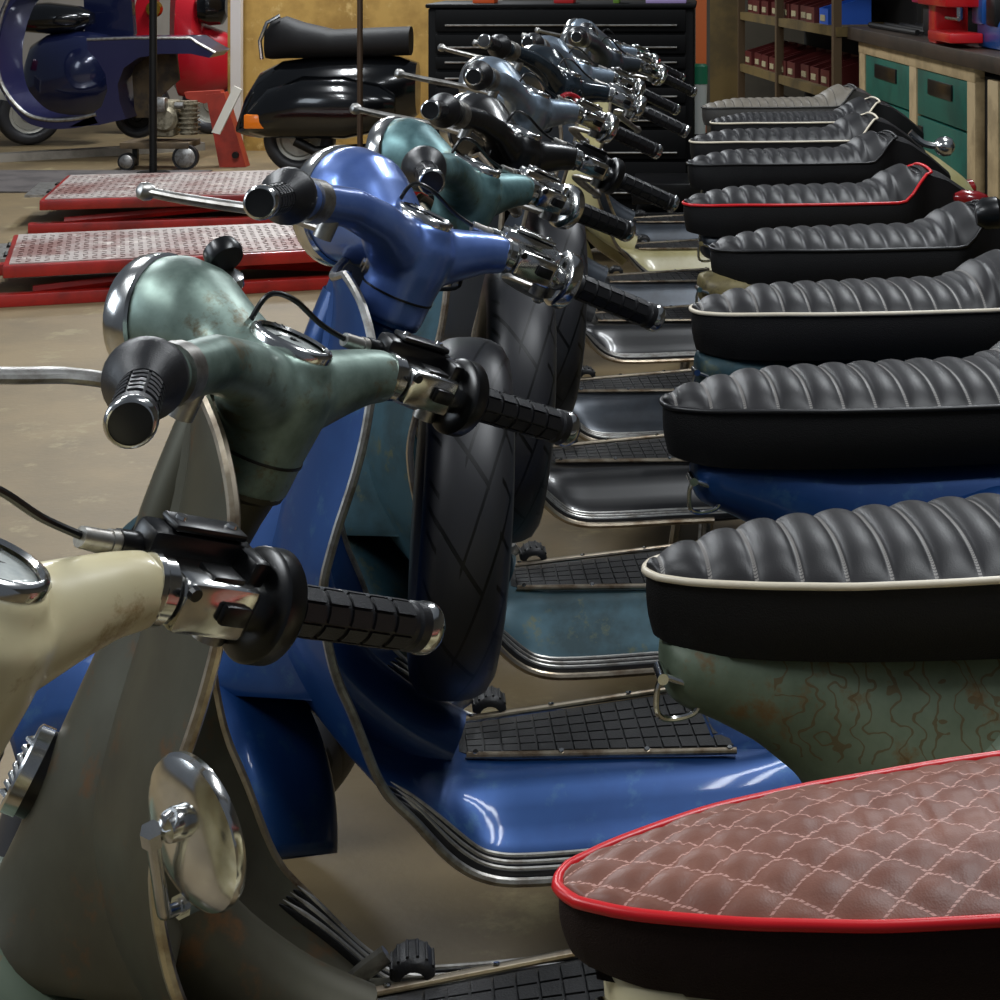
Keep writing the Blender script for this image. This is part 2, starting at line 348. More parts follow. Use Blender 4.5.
def control_meshes():
    d = GD; a = Vector((0, 0, 1)); a = (a-d*a.dot(d)).normalized(); f = -(d.cross(a)); f = f if f.x < 0 else -f   # f: forwards
    def Mx(o): return Matrix(((f.x, d.x, a.x, o.x), (f.y, d.y, a.y, o.y), (f.z, d.z, a.z, o.z), (0, 0, 0, 1)))
    r = {}
    M = Mx(sidept(.113))
    r['collar'] = MB().rev([(-.002, .0225), (.002, .0228), (.004, .021), (.012, .021)], sidept(.113), d, 24).mesh('c')
    sw = MB().box(-.024, .018, .014, .070, -.016, .018, M, .005)
    sw.rev([(0, .0175), (.085, .0165)], sidept(.113), d, 20)
    r['switch'] = sw.mesh('s')
    bt = MB().box(-.030, -.0235, .042, .062, -.004, .009, M, .002)
    bt.box(-.016, .004, .034, .058, .017, .0205, M, .001); bt.box(.019, .0235, .024, .044, -.008, .008, M, .001).box(.02, .027, .030, .038, -.017, -.009, M, .001)
    bt.rev([(0, .0045), (.004, .004)], M @ Vector((-.024, .017, .012)), -f, 10)
    r['buttons'] = bt.mesh('b')
    # reservoir / master cylinder on the front of the bar
    rc = MB().box(.012, .038, .0, .078, .006, .032, M, .006).box(.014, .035, .014, .070, .032, .037, M, .002)
    rc.tube([M @ Vector(p) for p in ((.026, .004, .014), (.026, -.014, .014))], .0095, 14)
    rc.box(-.008, .024, .066, .080, .002, .03, M, .004)
    r['cylinder'] = rc.mesh('r')
    r['screws'] = [MB().rev([(0, .0042), (.002, .0036)], M @ Vector((.025, y, .037)), a, 10).mesh('s') for y in (.022, .062)]
    r['flange'] = MB().rev([(0, .022), (.002, .034), (.004, .036), (.016, .036), (.0185, .034), (.020, .022), (.021, .019)], sidept(.188), d, 40).mesh('f', 40)
    r['joint'] = MB().tube([M @ Vector(p) for p in ((.026, -.012, .014), (.026, -.020, .014))], .0085, 14).tube([M @ Vector(p) for p in ((.026, -.020, .014), (.026, -.040, .015))], [.0075, .0065], 14).mesh('j')
    p0 = M @ Vector((.026, -.036, .015))
    path = cr([p0, p0-d*.03+Vector((-.004, 0, .006)), Vector((-.040, .02, .150)), Vector((-.052, -.002, .146)), Vector((-.054, -.008, .108))], 7)
    r['cable'] = MB().tube(path, .0026, 8).mesh('k')
    low = M @ Vector((.0, -.004, -.02))
    path = cr([low, low+Vector((-.02, -.03, -.014)), Vector((-.0, .09, .05)), Vector((-.03, .02, .02)), Vector((-.05, -.03, -.05)), Vector((-.06, -.04, -.16))], 6)
    r['wire'] = MB().tube(path, .003, 8).mesh('k')
    return r
CT = control_meshes()
def lever_mesh(s):
    T = side(s)
    pts = [(.040, .185, .085), (-.010, .198, .078), (-.040, .222, .070), (-.055, .26, .062), (-.070, .305, .054), (-.080, .335, .050)]
    pts = [T(p) for p in pts]; q = cr([tuple(p) for p in pts], 6); n = len(q)
    R = [.0105+.002*math.sin(i/n*PI) for i in range(n)]
    m = MB().tube(q, R, 12, flat=.5)
    m.rev([(-.010, .003), (-.007, .0085), (0, .0105), (.007, .0085), (.010, .003)], q[-1], Vector(q[-1])-Vector(q[-3]), 16)
    m.rev([(-.012, .011), (.014, .011)], T((.042, .186, .088)), (0, 0, 1), 16)
    return m.mesh('l')
LEV = {s: lever_mesh(s) for s in (-1, 1)}
def blever(s):   # bracket of the left lever
    T = side(s); return MB().rev([(-.004, .0245), (.018, .0245)], T(sidept(.222 if s < 0 else .19, s)), T((GL0-BL0).normalized() if s < 0 else GD), 20).mesh('b')
CLAMP = {s: blever(s) for s in (-1, 1)}

# legshield + floor: stations (edge x, edge z, half width, centre x, centre z, rise start)
ST = [(-.435, .915, .055, -.450, .905), (-.415, .892, .12, -.450, .87), (-.402, .845, .17, -.458, .82), (-.408, .782, .2, -.475, .765), (-.422, .724, .213, -.495, .705),
      (-.443, .66, .22, -.515, .645), (-.455, .60, .222, -.53, .585), (-.444, .526, .222, -.525, .52), (-.422, .469, .22, -.505, .465), (-.393, .393, .218, -.455, .405),
      (-.357, .350, .216, -.39, .362), (-.315, .301, .212, -.325, .342), (-.273, .278, .212, -.27, .336), (-.215, .272, .212, -.215, .335), (-.10, .272, .212, -.10, .335),
      (.02, .272, .212, .02, .335), (.12, .28, .19, .12, .34), (.20, .29, .16, .20, .34)]
STS = cr(ST, 4)
def shield_pt(u, t, off=0.):
    f = u*(len(STS)-1); i = min(int(f), len(STS)-2); k = f-i
    ex, ez, hw, cx, cz = (a+(b-a)*k for a, b in zip(STS[i], STS[i+1]))
    floorness = sstep(-.36, -.28, ex)
    at = abs(t)
    w = (at**2.1)*(1-floorness)+sstep(.38, .78, at)*floorness
    return Vector((cx+(ex-cx)*w, hw*t, cz+(ez-cz)*w))
def shield_n(u, t):
    e = .003; a = shield_pt(min(1, u+e), t)-shield_pt(max(0, u-e), t); b = shield_pt(u, min(1, t+.02))-shield_pt(u, max(-1, t-.02))
    n = a.cross(b).normalized(); return n if n.z+n.x > 0 else -n
def m_shield():
    m = MB(); NU, NV = 110, 36
    m.grid(lambda a, b: shield_pt(a, 2*b-1), NU, NV)
    me = m.mesh('s', 0); o = bpy.data.objects.new('t', me); C.objects.link(o)
    md = o.modifiers.new('s', 'SOLIDIFY'); md.thickness = .004; md.offset = 0
    r = bpy.data.meshes.new_from_object(o.evaluated_get(bpy.context.evaluated_depsgraph_get())); bpy.data.objects.remove(o); r.shade_smooth(); r.set_sharp_from_angle(angle=math.radians(50)); return r
M_SHIELD = m_shield()
UEND = 14.6*4/(len(STS)-1)
M_TRIM = MB().tube([shield_pt(.0, -1+2*i/16) for i in range(17)]+[shield_pt(UEND*i/90, 1.0) for i in range(1, 91)], .0052, 8).tube([shield_pt(UEND*i/90, -1.0) for i in range(91)], .0052, 8).mesh('t')
U0 = 9.6*4/(len(STS)-1); U1 = 15.2*4/(len(STS)-1)
def runner(t, r, lift, w):
    m = MB()
    pts = [shield_pt(U0+(U1-U0)*i/50, t)+shield_n(U0+(U1-U0)*i/50, t)*lift for i in range(51)]
    m.tube(pts, [r*min(1, (i+.6)/4, (50.6-i)/4) for i in range(51)], 8, flat=w, up=(0, 1, 0)); return m
def m_runners(inner):
    out = []
    for s in (-1, 1):
        m = MB()
        for t in (.80, .875, .945):
            if inner: m.add(*[(x.v, x.f) for x in [runner(s*t, .0032, .0085, 1.)]][0])
            else: m.add(*[(x.v, x.f) for x in [runner(s*t, .0078, .003, .7)]][0])
        if not inner:
            pass
        out.append(m.mesh('r'))
    return out
RUN_A = m_runners(False); RUN_B = m_runners(True)
def m_mat():
    m = MB(); x0, x1 = -.305, .03
    def q(a, b, z):
        x = x0+(x1-x0)*a; y0 = -.035-.045*a; y1 = .05+.06*a
        return (x, y0+(y1-y0)*b, z)
    m.loft([[q(0, .12, z), q(0, .88, z), q(.05, 1, z), q(.95, 1, z), q(1, .8, z), q(1, .2, z), q(.95, 0, z), q(.05, 0, z)] for z in (.334, .3405)])
    nx, ny = 15, 5
    for i in range(nx):
        for j in range(ny):
            c = [q((i+.5)/nx*.94+.03+dx/nx*.40, (j+.5)/ny*.92+.04+dy/ny*.40, 0) for dx, dy in ((-1, -1), (1, -1), (1, 1), (-1, 1))]
            m.loft([[(p[0], p[1], z) for p in c] for z in (.340, .3428)])
    return m.mesh('m', 30)
M_MAT = m_mat()
def m_strip(s):
    m = MB()
    y = lambda x: (-.042-.045*(x+.305)/.335) if s < 0 else (.057+.06*(x+.305)/.335)
    m.tube([(x, y(x), .343) for x in (-.295, -.2, -.1, .02)], .0055, 10, flat=.7); return m.mesh('s')
def m_strip_s(s):
    y = lambda x: (-.042-.045*(x+.305)/.335) if s < 0 else (.057+.06*(x+.305)/.335)
    return [MB().rev([(0, .0038), (.0018, .003)], (x, y(x), .3465), (0, -.3 if s < 0 else .3, 1), 8).mesh('s') for x in (-.285, -.185, -.085, .012)]
STRIP = [(m_strip(s), m_strip_s(s)) for s in (-1, 1)]
def shield_x(y, z):
    best = None
    for i in range(161):
        u = i/160*.55; f = u*(len(STS)-1); hw = STS[int(f)][2]
        p = shield_pt(u, max(-1, min(1, y/hw))); d = abs(p.z-z)
        if best is None or d < best[0]: best = (d, p.x)
    return best[1]
def m_horncast():
    m = MB(); rings = []
    for z, xf, w in cr([(.90, -.455, .042), (.86, -.472, .044), (.80, -.490, .05), (.74, -.512, .060), (.68, -.540, .075), (.62, -.568, .092), (.56, -.594, .108), (.51, -.622, .12), (.478, -.652, .126), (.465, -.655, .126)], 3):
        x0 = shield_x(0, z)
        rings.append([(shield_x(w*1.3*t, z)+.006+(xf-x0-.006)*math.cos(PI/2*t)**1.7, w*1.3*t, z-.02*math.cos(PI/2*t)*(.9-z)/.4) for t in [-1+2*q/30 for q in range(31)]])
    m.loft(rings); return m.mesh('h', 60)
M_HORN = m_horncast()
def m_grille():
    m = MB(); o = Vector((-.580, 0, .590)); d = Vector((-1, 0, .5)).normalized()
    m.rev([(.0, .031), (.012, .031), (.014, .028), (.010, .025)], o, d, 32, cap=False, sx=1.25, sy=.85)
    b = Vector((0, 1, 0)); a = d.cross(b)
    for k in range(-3, 4):
        m.tube([o+d*.010+b*(-.022*(1-abs(k)/5))+a*k*.008, o+d*.018+a*k*.008, o+d*.010+b*(.022*(1-abs(k)/5))+a*k*.008], .0025, 6)
    return m.mesh('g')
M_GRILLE = m_grille()
M_GRBACK = MB().rev([(-.014, .030), (.008, .029), (.010, .025)], (-.580, 0, .590), (-1, 0, .5), 32, sx=1.25, sy=.85).mesh('g')
def m_tunnelpost():   # steering column cover on the inner side of the shield
    m = MB(); m.tube(cr([(-.43, 0, .88), (-.465, 0, .78), (-.49, 0, .66), (-.495, 0, .55), (-.46, 0, .45), (-.39, 0, .375), (-.32, 0, .33)], 5), [.034+.0006*i for i in range(31)], 16)
    return m.mesh('p', 60)
M_POST = m_tunnelpost()
def m_pedal():
    m = MB(); m.tube(cr([(-.33, .085, .325), (-.31, .085, .345), (-.285, .085, .362)], 4), .006, 8, flat=1.6)
    return m.mesh('p')
M_PEDAL = m_pedal()
def m_pad():
    m = MB(); rings = []
    for y, k in ((.064, .7), (.067, .95), (.072, 1), (.098, 1), (.103, .95), (.106, .7)):
        out = [(-.262+.021*k*math.sin(a), y, .346+.019*k*math.cos(a)) for a in [-1.5+3.0*q/11 for q in range(12)]]
        inn = [(-.262+.012*math.sin(a), y, .344+.010*math.cos(a)) for a in [1.5-3.0*q/7 for q in range(8)]]
        rings.append(out+inn)
    m.loft(rings)
    for q in range(6):
        a = -1.1+2.2*q/5; m.tube([(-.262+.0212*math.sin(a), y, .346+.0192*math.cos(a)) for y in (.070, .100)], .0016, 6)
    return m.mesh('p', 50)
M_PAD = m_pad()

def tyre_mesh(R=.208, w=.047):
    m = MB(); n = 96; prof = [(-.72, .62), (-1., .70), (-1.08, .79), (-1.0, .89), (-.82, .955), (-.55, .985), (-.28, .997), (0, 1.), (.28, .997), (.55, .985), (.82, .955), (1., .89), (1.08, .79), (1., .70), (.72, .62)]
    k = len(prof)
    def fn(a, b):
        i = b*(k-1); i0 = min(int(i), k-2); f = i-i0
        x = prof[i0][0]+(prof[i0+1][0]-prof[i0][0])*f; r = prof[i0][1]+(prof[i0+1][1]-prof[i0][1])*f
        return (x*w, R*r*math.cos(2*PI*a), R*r*math.sin(2*PI*a))
    m.grid(fn, n, (k-1)*2, None, lambda a, b: (a, (b*2-1)*1.45))
    return m.mesh('t', 0)
M_TYRE = tyre_mesh()
M_WRIM = MB().rev([(-.036, .134), (-.038, .139), (-.030, .130), (-.028, .112), (-.012, .105), (-.010, .06), (-.03, .05), (-.032, .02), (-.034, .002)], (0, 0, 0), (1, 0, 0), 40, cap=False).rev([(.036, .134), (.038, .139), (.030, .130), (.028, .112), (.012, .105), (.010, .06), (.03, .05), (.032, .02), (.034, .002)], (0, 0, 0), (1, 0, 0), 40, cap=False).mesh('r', 40)
def wheel_M(x, y, z): return Matrix.Translation((x, y, z))
M_TYREY = None
WC = Vector((-.695, 0, .21))
def m_fender():
    m = MB(); NU, NV = 40, 20
    def fn(a, b):
        th = math.radians(13+a*118); t = 2*b-1
        R = .262+.026*max(0, math.sin(th)); hw = .082+.012*max(0, math.sin(th))
        drop = .12*abs(t)**3.2*(1+.35*max(0, math.sin(th)))
        # th from rear (0) over the top (90) to the nose (180)
        r = R-drop*(.9 if a > .2 else .9)
        return (WC.x+math.cos(th)*r*1.10, hw*math.copysign(abs(math.sin(t*PI/2))**.8, t), WC.z-.0+math.sin(th)*r)
    m.grid(fn, NU, NV); me = m.mesh('s', 0); o = bpy.data.objects.new('t', me); C.objects.link(o)
    md = o.modifiers.new('s', 'SOLIDIFY'); md.thickness = .004; md.offset = 0
    r = bpy.data.meshes.new_from_object(o.evaluated_get(bpy.context.evaluated_depsgraph_get())); bpy.data.objects.remove(o); r.shade_smooth(); return r
M_FEND = m_fender()
M_FORK = MB().tube([(-.53, .0, .56), (-.585, .0, .46)], .022, 14).tube(cr([(-.585, .0, .46), (-.60, -.06, .40), (-.62, -.078, .30), (-.68, -.078, .22)], 5), .016, 12).rev([(-.082, .03), (.0, .03)], (-.695, 0, .21), (0, 1, 0), 20).mesh('f')
def superring(x, z0, z1, hw, n=28, e=2.6):
    r = []
    for j in range(n):
        t = 2*PI*j/n; c, s = math.cos(t), math.sin(t)
        r.append((x, hw*math.copysign(abs(c)**(2/e), c), (z0+z1)/2+(z1-z0)/2*math.copysign(abs(s)**(2/e), s)))
    return r
def m_body():
    m = MB()
    tab = [(-.020, .628, .674, .026), (-.014, .618, .676, .038), (-.002, .612, .678, .047), (.02, .604, .680, .056), (.06, .582, .681, .068), (.10, .548, .682, .082), (.13, .49, .683, .092), (.15, .40, .684, .100), (.17, .30, .684, .11), (.25, .27, .685, .122),
           (.45, .28, .685, .135), (.60, .31, .67, .125), (.70, .34, .61, .10), (.78, .40, .55, .07), (.83, .45, .50, .035)]
    m.loft([superring(*t) for t in tab])
    # tunnel flare
    m.loft([superring(-.02, .31, .338, .07), superring(.08, .30, .36, .085), superring(.14, .28, .45, .10), superring(.2, .28, .55, .11)])
    return remesh(m, .008, 8)
M_BODY = m_body()
def m_cowl(s):
    m = MB(); rings = []
    for i in range(17):
        t = -1+2*i/16; k = math.sqrt(max(0, 1-abs(t)**2.6)); x = .48+.30*t
        zc = .445-.04*t; h = .195*k+.002; d = .06*k**.8
        ring = []
        for j in range(24):
            a = PI*j/23-PI/2
            ring.append((x, s*(.105+(d)*math.cos(a)**.7 if math.cos(a) > 1e-6 else .105), zc+h*math.sin(a)))
        rings.append(ring)
    m.loft(rings); return m.mesh('c', 50)
COWL = {s: m_cowl(s) for s in (-1, 1)}
M_HOOK = MB().tube(cr([(-.026, -.045, .652), (-.030, -.045, .64), (-.029, -.045, .620), (-.016, -.04, .613), (.004, -.04, .617), (.009, -.04, .630), (-.002, -.04, .642), (-.026, -.04, .652)], 5), .0028, 8).rev([(-.01, .005), (.02, .005)], (-.026, -.045, .654), (0, 1, 0), 12).mesh('h')
M_STAND = MB().tube(cr([(-.02, -.13, .28), (-.04, -.17, .12), (-.05, -.19, .008)], 4), .009, 8).tube(cr([(-.02, .13, .28), (-.04, .17, .12), (-.05, .19, .008)], 4), .009, 8).tube([(-.02, -.13, .28), (-.02, .13, .28)], .009, 8).mesh('s')
M_TAIL = MB().rev([(0, .034), (.02, .034), (.028, .022), (.03, .004)], (.80, 0, .505), (1, 0, .1), 20, sx=.8, sy=1.2).mesh('t')

# seats ------------------------------------------------------------------
def seat_meshes(kind):
    hump = kind not in ('quilt', 'long')
    LN = .68; sp = {'quilt': .041, 'fine': .022, 'cord': .030}.get(kind, .0385)
    def hw(x):
        if hump: tab = [(0, .018), (.02, .040), (.05, .058), (.1, .076), (.18, .092), (.3, .103), (.45, .106), (.49, .099), (.515, .086), (.53, .068), (.6, .065), (.68, .035)]
        elif kind == 'wide': tab = [(0, .022), (.015, .045), (.04, .062), (.08, .080), (.15, .096), (.25, .108), (.4, .115), (.6, .11), (.68, .085)]
        else: tab = [(0, .010), (.012, .024), (.03, .038), (.06, .053), (.1, .070), (.17, .088), (.26, .1), (.4, .11), (.6, .105), (.68, .085)]
        base = sum(interp(tab, x+o)[0] for o in (-.012, -.006, 0, .006, .012))/5 if x > .012 else interp(tab, x)[0]
        if kind == 'quilt': base *= .96
        if x < .010: base *= math.sqrt(max(0, 1-((.010-x)/.010)**2))*.97+.03
        return base
    def zp(x):    # piping height
        if hump: return .738-.004*(1-sstep(0, .13, x))+.060*sstep(.465, .54, x)
        return .735-.004*(1-sstep(0, .13, x))+.006*sstep(.1, .4, x)
    def crown(x):
        return .024*min(1, (x/.12))**.5 if kind != 'quilt' else .018*min(1, (x/.15))**.6
    xe = .53 if hump else LN
    N = int(xe/sp*10); NV = 30
    ph = .012
    def puff(x, y, v):
        e = (1-abs(v)**8)
        if kind == 'quilt':
            U = x/sp; V = y/.029
            a = abs(math.sin(PI*(U+V))); b = abs(math.sin(PI*(U-V)))
            return .0048*(a*b)**.45*e
        if hump and x > .46:
            return .004*e
        return (.0075 if sp > .035 else .0045)*abs(math.sin(PI*(x-ph)/sp))**.55*e
    top = MB()
    def fn(a, b):
        x = xe*a; v = 2*b-1; h = hw(x); y = h*math.sin(v*PI/2)*1.0; vv = math.sin(v*PI/2)
        c = crown(x)
        if hump and x > .42: c = c*(1-.6*sstep(.42, .52, x))+.060*(sstep(.40, .51, x)-sstep(.465, .54, x)); c *= 1-.9*sstep(.495, .53, x)
        z = zp(x)+c*(1-abs(vv)**2.6)+puff(x, y, vv)
        return (x-.0, y, z)
    if kind == 'quilt': uv = lambda a, b: (xe*a/sp, hw(xe*a)*math.sin((2*b-1)*PI/2)/.029)
    else: uv = lambda a, b: (((xe*a-ph)/sp) if not (hump and xe*a > .47) else (.5), hw(xe*a)*math.sin((2*b-1)*PI/2)/.04)
    top.grid(fn, N, NV, None, uv)
    # skirt: from piping down to the base, both sides and around the nose
    sk = MB(); M_ = 120; xs = LN if not hump else .70
    def rim(q, lvl):   # q in 0..1 from right rear round the nose to left rear
        t = abs(2*q-1); s = 1 if q < .5 else -1
        x = xs*(t**1.6)
        z1 = zp(x) if (not hump or x <= .53) else interp([(.53, .796), (.58, .780), (.64, .740), (.70, .69)], x)[0]
        h = hw(min(x, LN)) if (not hump or x <= .53) else interp([(.53, .070), (.6, .068), (.66, .052), (.70, .032)], x)[0]
        z0 = (.688 if kind == 'quilt' else .668)+(.0 if not hump else .0)+(.006*max(0, 1-x/.04) if x < .04 else 0)
        bulge = 1+.04*math.sin(lvl*PI)-.07*lvl**3
        return (x+(1-bulge)*.03*(1 if x < .06 else 0)+.004*lvl*lvl*(1 if x < .06 else 0), s*h*bulge, z1+(z0-z1)*lvl)
    sk.grid(lambda a, b: rim(a, b), M_, 10)
    if hump:   # closing surface over the tail behind the pad
        sk.grid(lambda a, b: ((lambda p, q_: (p[0], p[1]*(2*b-1), p[2]+.012*(1-(2*b-1)**2)))(rim(.5-.5*((.525+.175*a)/.70)**(1/1.6), 0), 0)), 20, 10)
    sk.grid(lambda a, b: (.02+.6*a, (2*b-1)*max(0, hw(.02+.6*a)-.012), .684), 12, 4)
    # piping
    pp = MB(); L_ = []
    K = 90
    for i in range(K+1):
        q = i/K; t = abs(2*q-1); s = 1 if q < .5 else -1; x = xe*(t**1.6)
        L_.append((x-.0015*(1 if x < .02 else 0), s*(hw(x)+.0015), zp(x)+.001))
    if hump:
        a = L_[-1]; L_ += [(a[0]+.012, a[1]*math.cos(PI*j/10), a[2]+.012*math.sin(PI*j/10)) for j in range(1, 10)]
        pp.tube(L_+[L_[0]], .0033, 8)
    else: pp.tube(L_, .0036, 8)
    return top.mesh('t', 0), sk.mesh('s', 50), pp.mesh('p', 60)
SEATS = {k: seat_meshes(k) for k in ('quilt', 'long', 'wide', 'hump', 'fine', 'cord')}

YAW = math.radians(10)
def scooter(label, X, Y, phi, head, shield, floorp, body, seat, seat_m, skirt_m, pipe, hx=-.39, hz=.85, hr=.066, ctl='chrome', spare=False, fend=None, fcol=None, shdx=0, bdx=0, bdz=0, seatdx=0, seatdz=0, leverL=True, leverR=True, rimc=None, dial=True, flangeL=True, runners=True, trim=TRIM, group='vintage scooters parked in a row'):
    c, s = math.cos(YAW), math.sin(YAW)
    # pivot of the yaw lies at local x = -.2
    t = thing('scooter', label, 'scooter', (X-.2+.2*c, Y+.2*s, 0), YAW, group)
    M = M_steer(hx, hz, phi); CM = CHROME if ctl == 'chrome' else BLKP
    h = obj('headset', HEAD[hr], P[head], t, M)
    obj('headset_seam', M_SEAM, BLKP, h); obj('steering_head', M_SHEAD, P[shield], t, M)
    obj('headlight_rim', HR[hr][0], CHROME, h); obj('headlight_lens', HR[hr][1], LENS, h)
    if dial:
        obj('dial_rim', m_dialring, CHROME, h); obj('dial_face', m_dialface, GLASS, h); obj('dial_markings', M_MARKS, BLKP, h)
    for sd in (-1, 1):
        g = obj('handgrip', GR[sd][0], GRIP, t, M); obj('chrome_grip_ring', GR[sd][1], CHROME, g); obj('grip_end', GR[sd][2], BLKP, g)
    sw = obj('switch_housing', CT['switch'], CHROME, t, M); obj('switch_buttons', CT['buttons'], BLKP, sw); obj('collar', CT['collar'], CHROME, sw)
    cy = obj('brake_cylinder', CT['cylinder'], CM, t, M); [obj('screw', q, CHROME, cy) for q in CT['screws']]; obj('cable_joint', CT['joint'], ALU, cy)
    obj('throttle_flange', CT['flange'], CM if ctl == 'chrome' else BLKP, t, M)
    obj('brake_cable', CT['cable'], BLKP, t, M); obj('wiring_loom', CT['wire'], BLKP, t, M)
    if leverL: obj('clutch_lever', LEV[-1], ALU, t, M); obj('lever_clamp', CLAMP[-1], ALU, t, M)
    if leverR: obj('brake_lever', LEV[1], ALU, t, M)
    # rolling gear
    Mw = M @ M_steer(hx, hz, 0).inverted()
    fw = obj('front_tyre', M_TYRE, TYRE, t, Mw @ Matrix.Translation(WC) @ Matrix.Rotation(PI/2, 4, 'Z')); obj('wheel_rim', M_WRIM, rimc or RIM, fw)
    obj('front_fender', M_FEND, P[fcol or fend or shield], t, Mw); obj('front_fork', M_FORK, mat('fork_grey', '4A4A4C', .4, .6), t, Mw)
    rw = obj('rear_tyre', M_TYRE, TYRE, t, Matrix.Translation((.56, 0, .21)) @ Matrix.Rotation(PI/2, 4, 'Z')); obj('wheel_rim', M_WRIM, RIM, rw)
    MX = Matrix.Translation((shdx, 0, 0))
    obj('legshield', M_SHIELD, P[shield], t, MX); obj('legshield_trim', M_TRIM, trim, t, MX)
    obj('horn_cover', M_HORN, P[fend or shield], t, MX); g = obj('horn_surround', M_GRBACK, BLKP, t, MX); obj('horn_grille', M_GRILLE, CHROME, g)
    obj('steering_column_cover', M_POST, P[shield], t, MX)
    if runners:
        for k in range(2): r = obj('floor_runner', RUN_A[k], RUB, t); obj('runner_trim', RUN_B[k], ALU, r)
    m_ = obj('floor_mat', M_MAT, RUB, t)
    for k in range(2):
        obj('mat_strip', STRIP[k][0], TRIM, m_)
        for sm in STRIP[k][1]: obj('screw', sm, CHROME, m_)
    pd = obj('brake_pedal', M_PEDAL, ALU, t); obj('pedal_rubber', M_PAD, RUB, pd)
    MBd = Matrix.Translation((bdx, 0, bdz))
    obj('body_frame', M_BODY, P[body], t, MBd)
    for k in (-1, 1): obj('side_cowl', COWL[k], P[body], t)
    obj('bag_hook', M_HOOK, CHROME, t, MBd); obj('centre_stand', M_STAND, ALU, t); obj('tail_light', M_TAIL, mat('red_lens', '7A0C10', .2, 0, coat=.6), t)
    if spare:
        sp = obj('spare_tyre', M_TYRE, TYRE, t, Matrix.Translation((-.302, .0, .614)) @ Matrix.Rotation(math.radians(4), 4, 'Y')); obj('wheel_rim', M_WRIM, RIM, sp)
    Ms = Matrix.Translation((-.055+seatdx, 0, seatdz))
    se = obj('seat', SEATS[seat][1], skirt_m, t, Ms); obj('seat_cushion', SEATS[seat][0], seat_m, se); obj('seat_piping', SEATS[seat][2], PIPES[pipe], se)
    return t
R_ = math.radians
B_ = dict(skirt_m=SKIRT)
s1 = scooter('cream scooter nearest the viewer with brown quilted red-piped seat', -.05, 1.04, R_(30), 'cream', 'cream', 'cream', 'cream', 'quilt', LEAB, SKIRTB, 'red', hx=-.396, hz=.836, hr=.066, ctl='black', shdx=-.09, bdx=.012, bdz=.034, seatdx=.02, seatdz=.014)
s2 = scooter('sage green patina scooter with a round chrome mirror clamped to its legshield', 0, 1.628, R_(34.3), 'patina', 'patina_shield', 'patina', 'patina_body', 'long', LEA, SKIRT, 'white', hx=-.41, hz=.833, hr=.056, ctl='black', fend='patina_shield', fcol='patina_body', bdx=-.022)
s3 = scooter('bright metallic blue scooter with plain black-piped seat and spare tyre', 0, 2.218, R_(49), 'blue', 'blue_body', 'blue', 'blue_body', 'wide', LEA, SKIRT, 'black', seatdz=.002, hx=-.387, hz=.857, hr=.073, spare=True, fend='blue_body', trim=ALU)
s4 = scooter('teal patina scooter with white-piped pleated seat, behind the bright blue one', 0, 2.785, R_(32.7), 'teal', 'teal_body', 'teal', 'teal_body', 'hump', LEA, SKIRT, 'white', hx=-.395, hz=.851, hr=.056, spare=True, leverL=False, seatdx=.03, seatdz=.004)
s5 = scooter('dull black handlebar scooter with tan body nose, behind the teal one', 0, 3.46, R_(51), 'black', 'black', 'black', 'tan', 'hump', LEAD, SKIRT, 'black', hx=-.395, hz=.836, ctl='black', spare=True, seatdx=.06, seatdz=-.012)
s6 = scooter('silver-blue scooter with a red-piped black seat', 0, 4.0, R_(45), 'steel', 'grey', 'grey', 'grey', 'hump', LEAD, SKIRT, 'red', hx=-.425, hz=.871)
s7 = scooter('glossy black scooter with a black-piped pleated seat, behind the red-piped one', 0, 4.75, R_(61.5), 'gloss', 'black', 'black', 'black', 'hump', LEAD, SKIRT, 'black', hr=.073, hx=-.41, hz=.863)
s8 = scooter('grey-blue scooter with white-piped pleated seat in the far half of the row', 0, 5.3, R_(50), 'steel', 'grey', 'grey', 'grey', 'hump', LEAD, SKIRT, 'white', hx=-.42, hz=.86)
s9 = scooter('sand cream scooter with fine-ribbed white-piped seat, second from the far end', .06, 5.88, R_(45), 'grey', 'creamy', 'creamy', 'creamy', 'fine', LEAD, SKIRT, 'white', hx=-.42, hz=.86)
s10 = scooter('farthest scooter of the row with a plain grey pleated seat', .03, 6.45, R_(40), 'steel', 'grey', 'grey', 'grey', 'cord', LEAG, mat('grey_vinyl_side', '3B3937', .5), 'grey', hx=-.42, hz=.86)
#BACKGROUND#
# mirror on the legshield edge of the sage green scooter (a part of that scooter)
def at(px, py, Y): return Vector(((px-710)*Y/1836, Y, 1.29-(py+50)*Y/1836))
INV2 = (Matrix.Translation(s2.location) @ Matrix.Rotation(YAW, 4, 'Z')).inverted()
def loc2(px, py, Y): return INV2 @ at(px, py, Y)
mo = loc2(196, 832, 1.31); md = (INV2.to_3x3() @ Vector((-.476, -.579, -.075))).normalized(); mup = (INV2.to_3x3() @ Vector((-.32, .1, .95))).normalized()
mirror = obj('mirror_shell', MB().rev([(-.004, .0535), (.0, .0545), (.004, .053), (.008, .047), (.0115, .036), (.0140, .02), (.015, .001)], mo, md, 48, xd=mup, sx=1.05, sy=.98), CHROME, s2); tag(mirror, 'round chrome mirror back', None)
obj('mirror_glass', MB().rev([(-.0045, .052), (-.0055, .001)], mo, md, 48, xd=mup, sx=1.05, sy=.98), GLASS, mirror)
a0 = loc2(168, 820, 1.285); a1 = loc2(152, 836, 1.285); a2 = loc2(164, 914, 1.33); a3 = loc2(188, 903, 1.36)
obj('mirror_arm', MB().tube(cr([a1, a1+(a2-a1)*.5, a1+(a2-a1)*.92, a2+(a3-a2)*.15, a3], 5), .0052, 12), CHROME, s2)
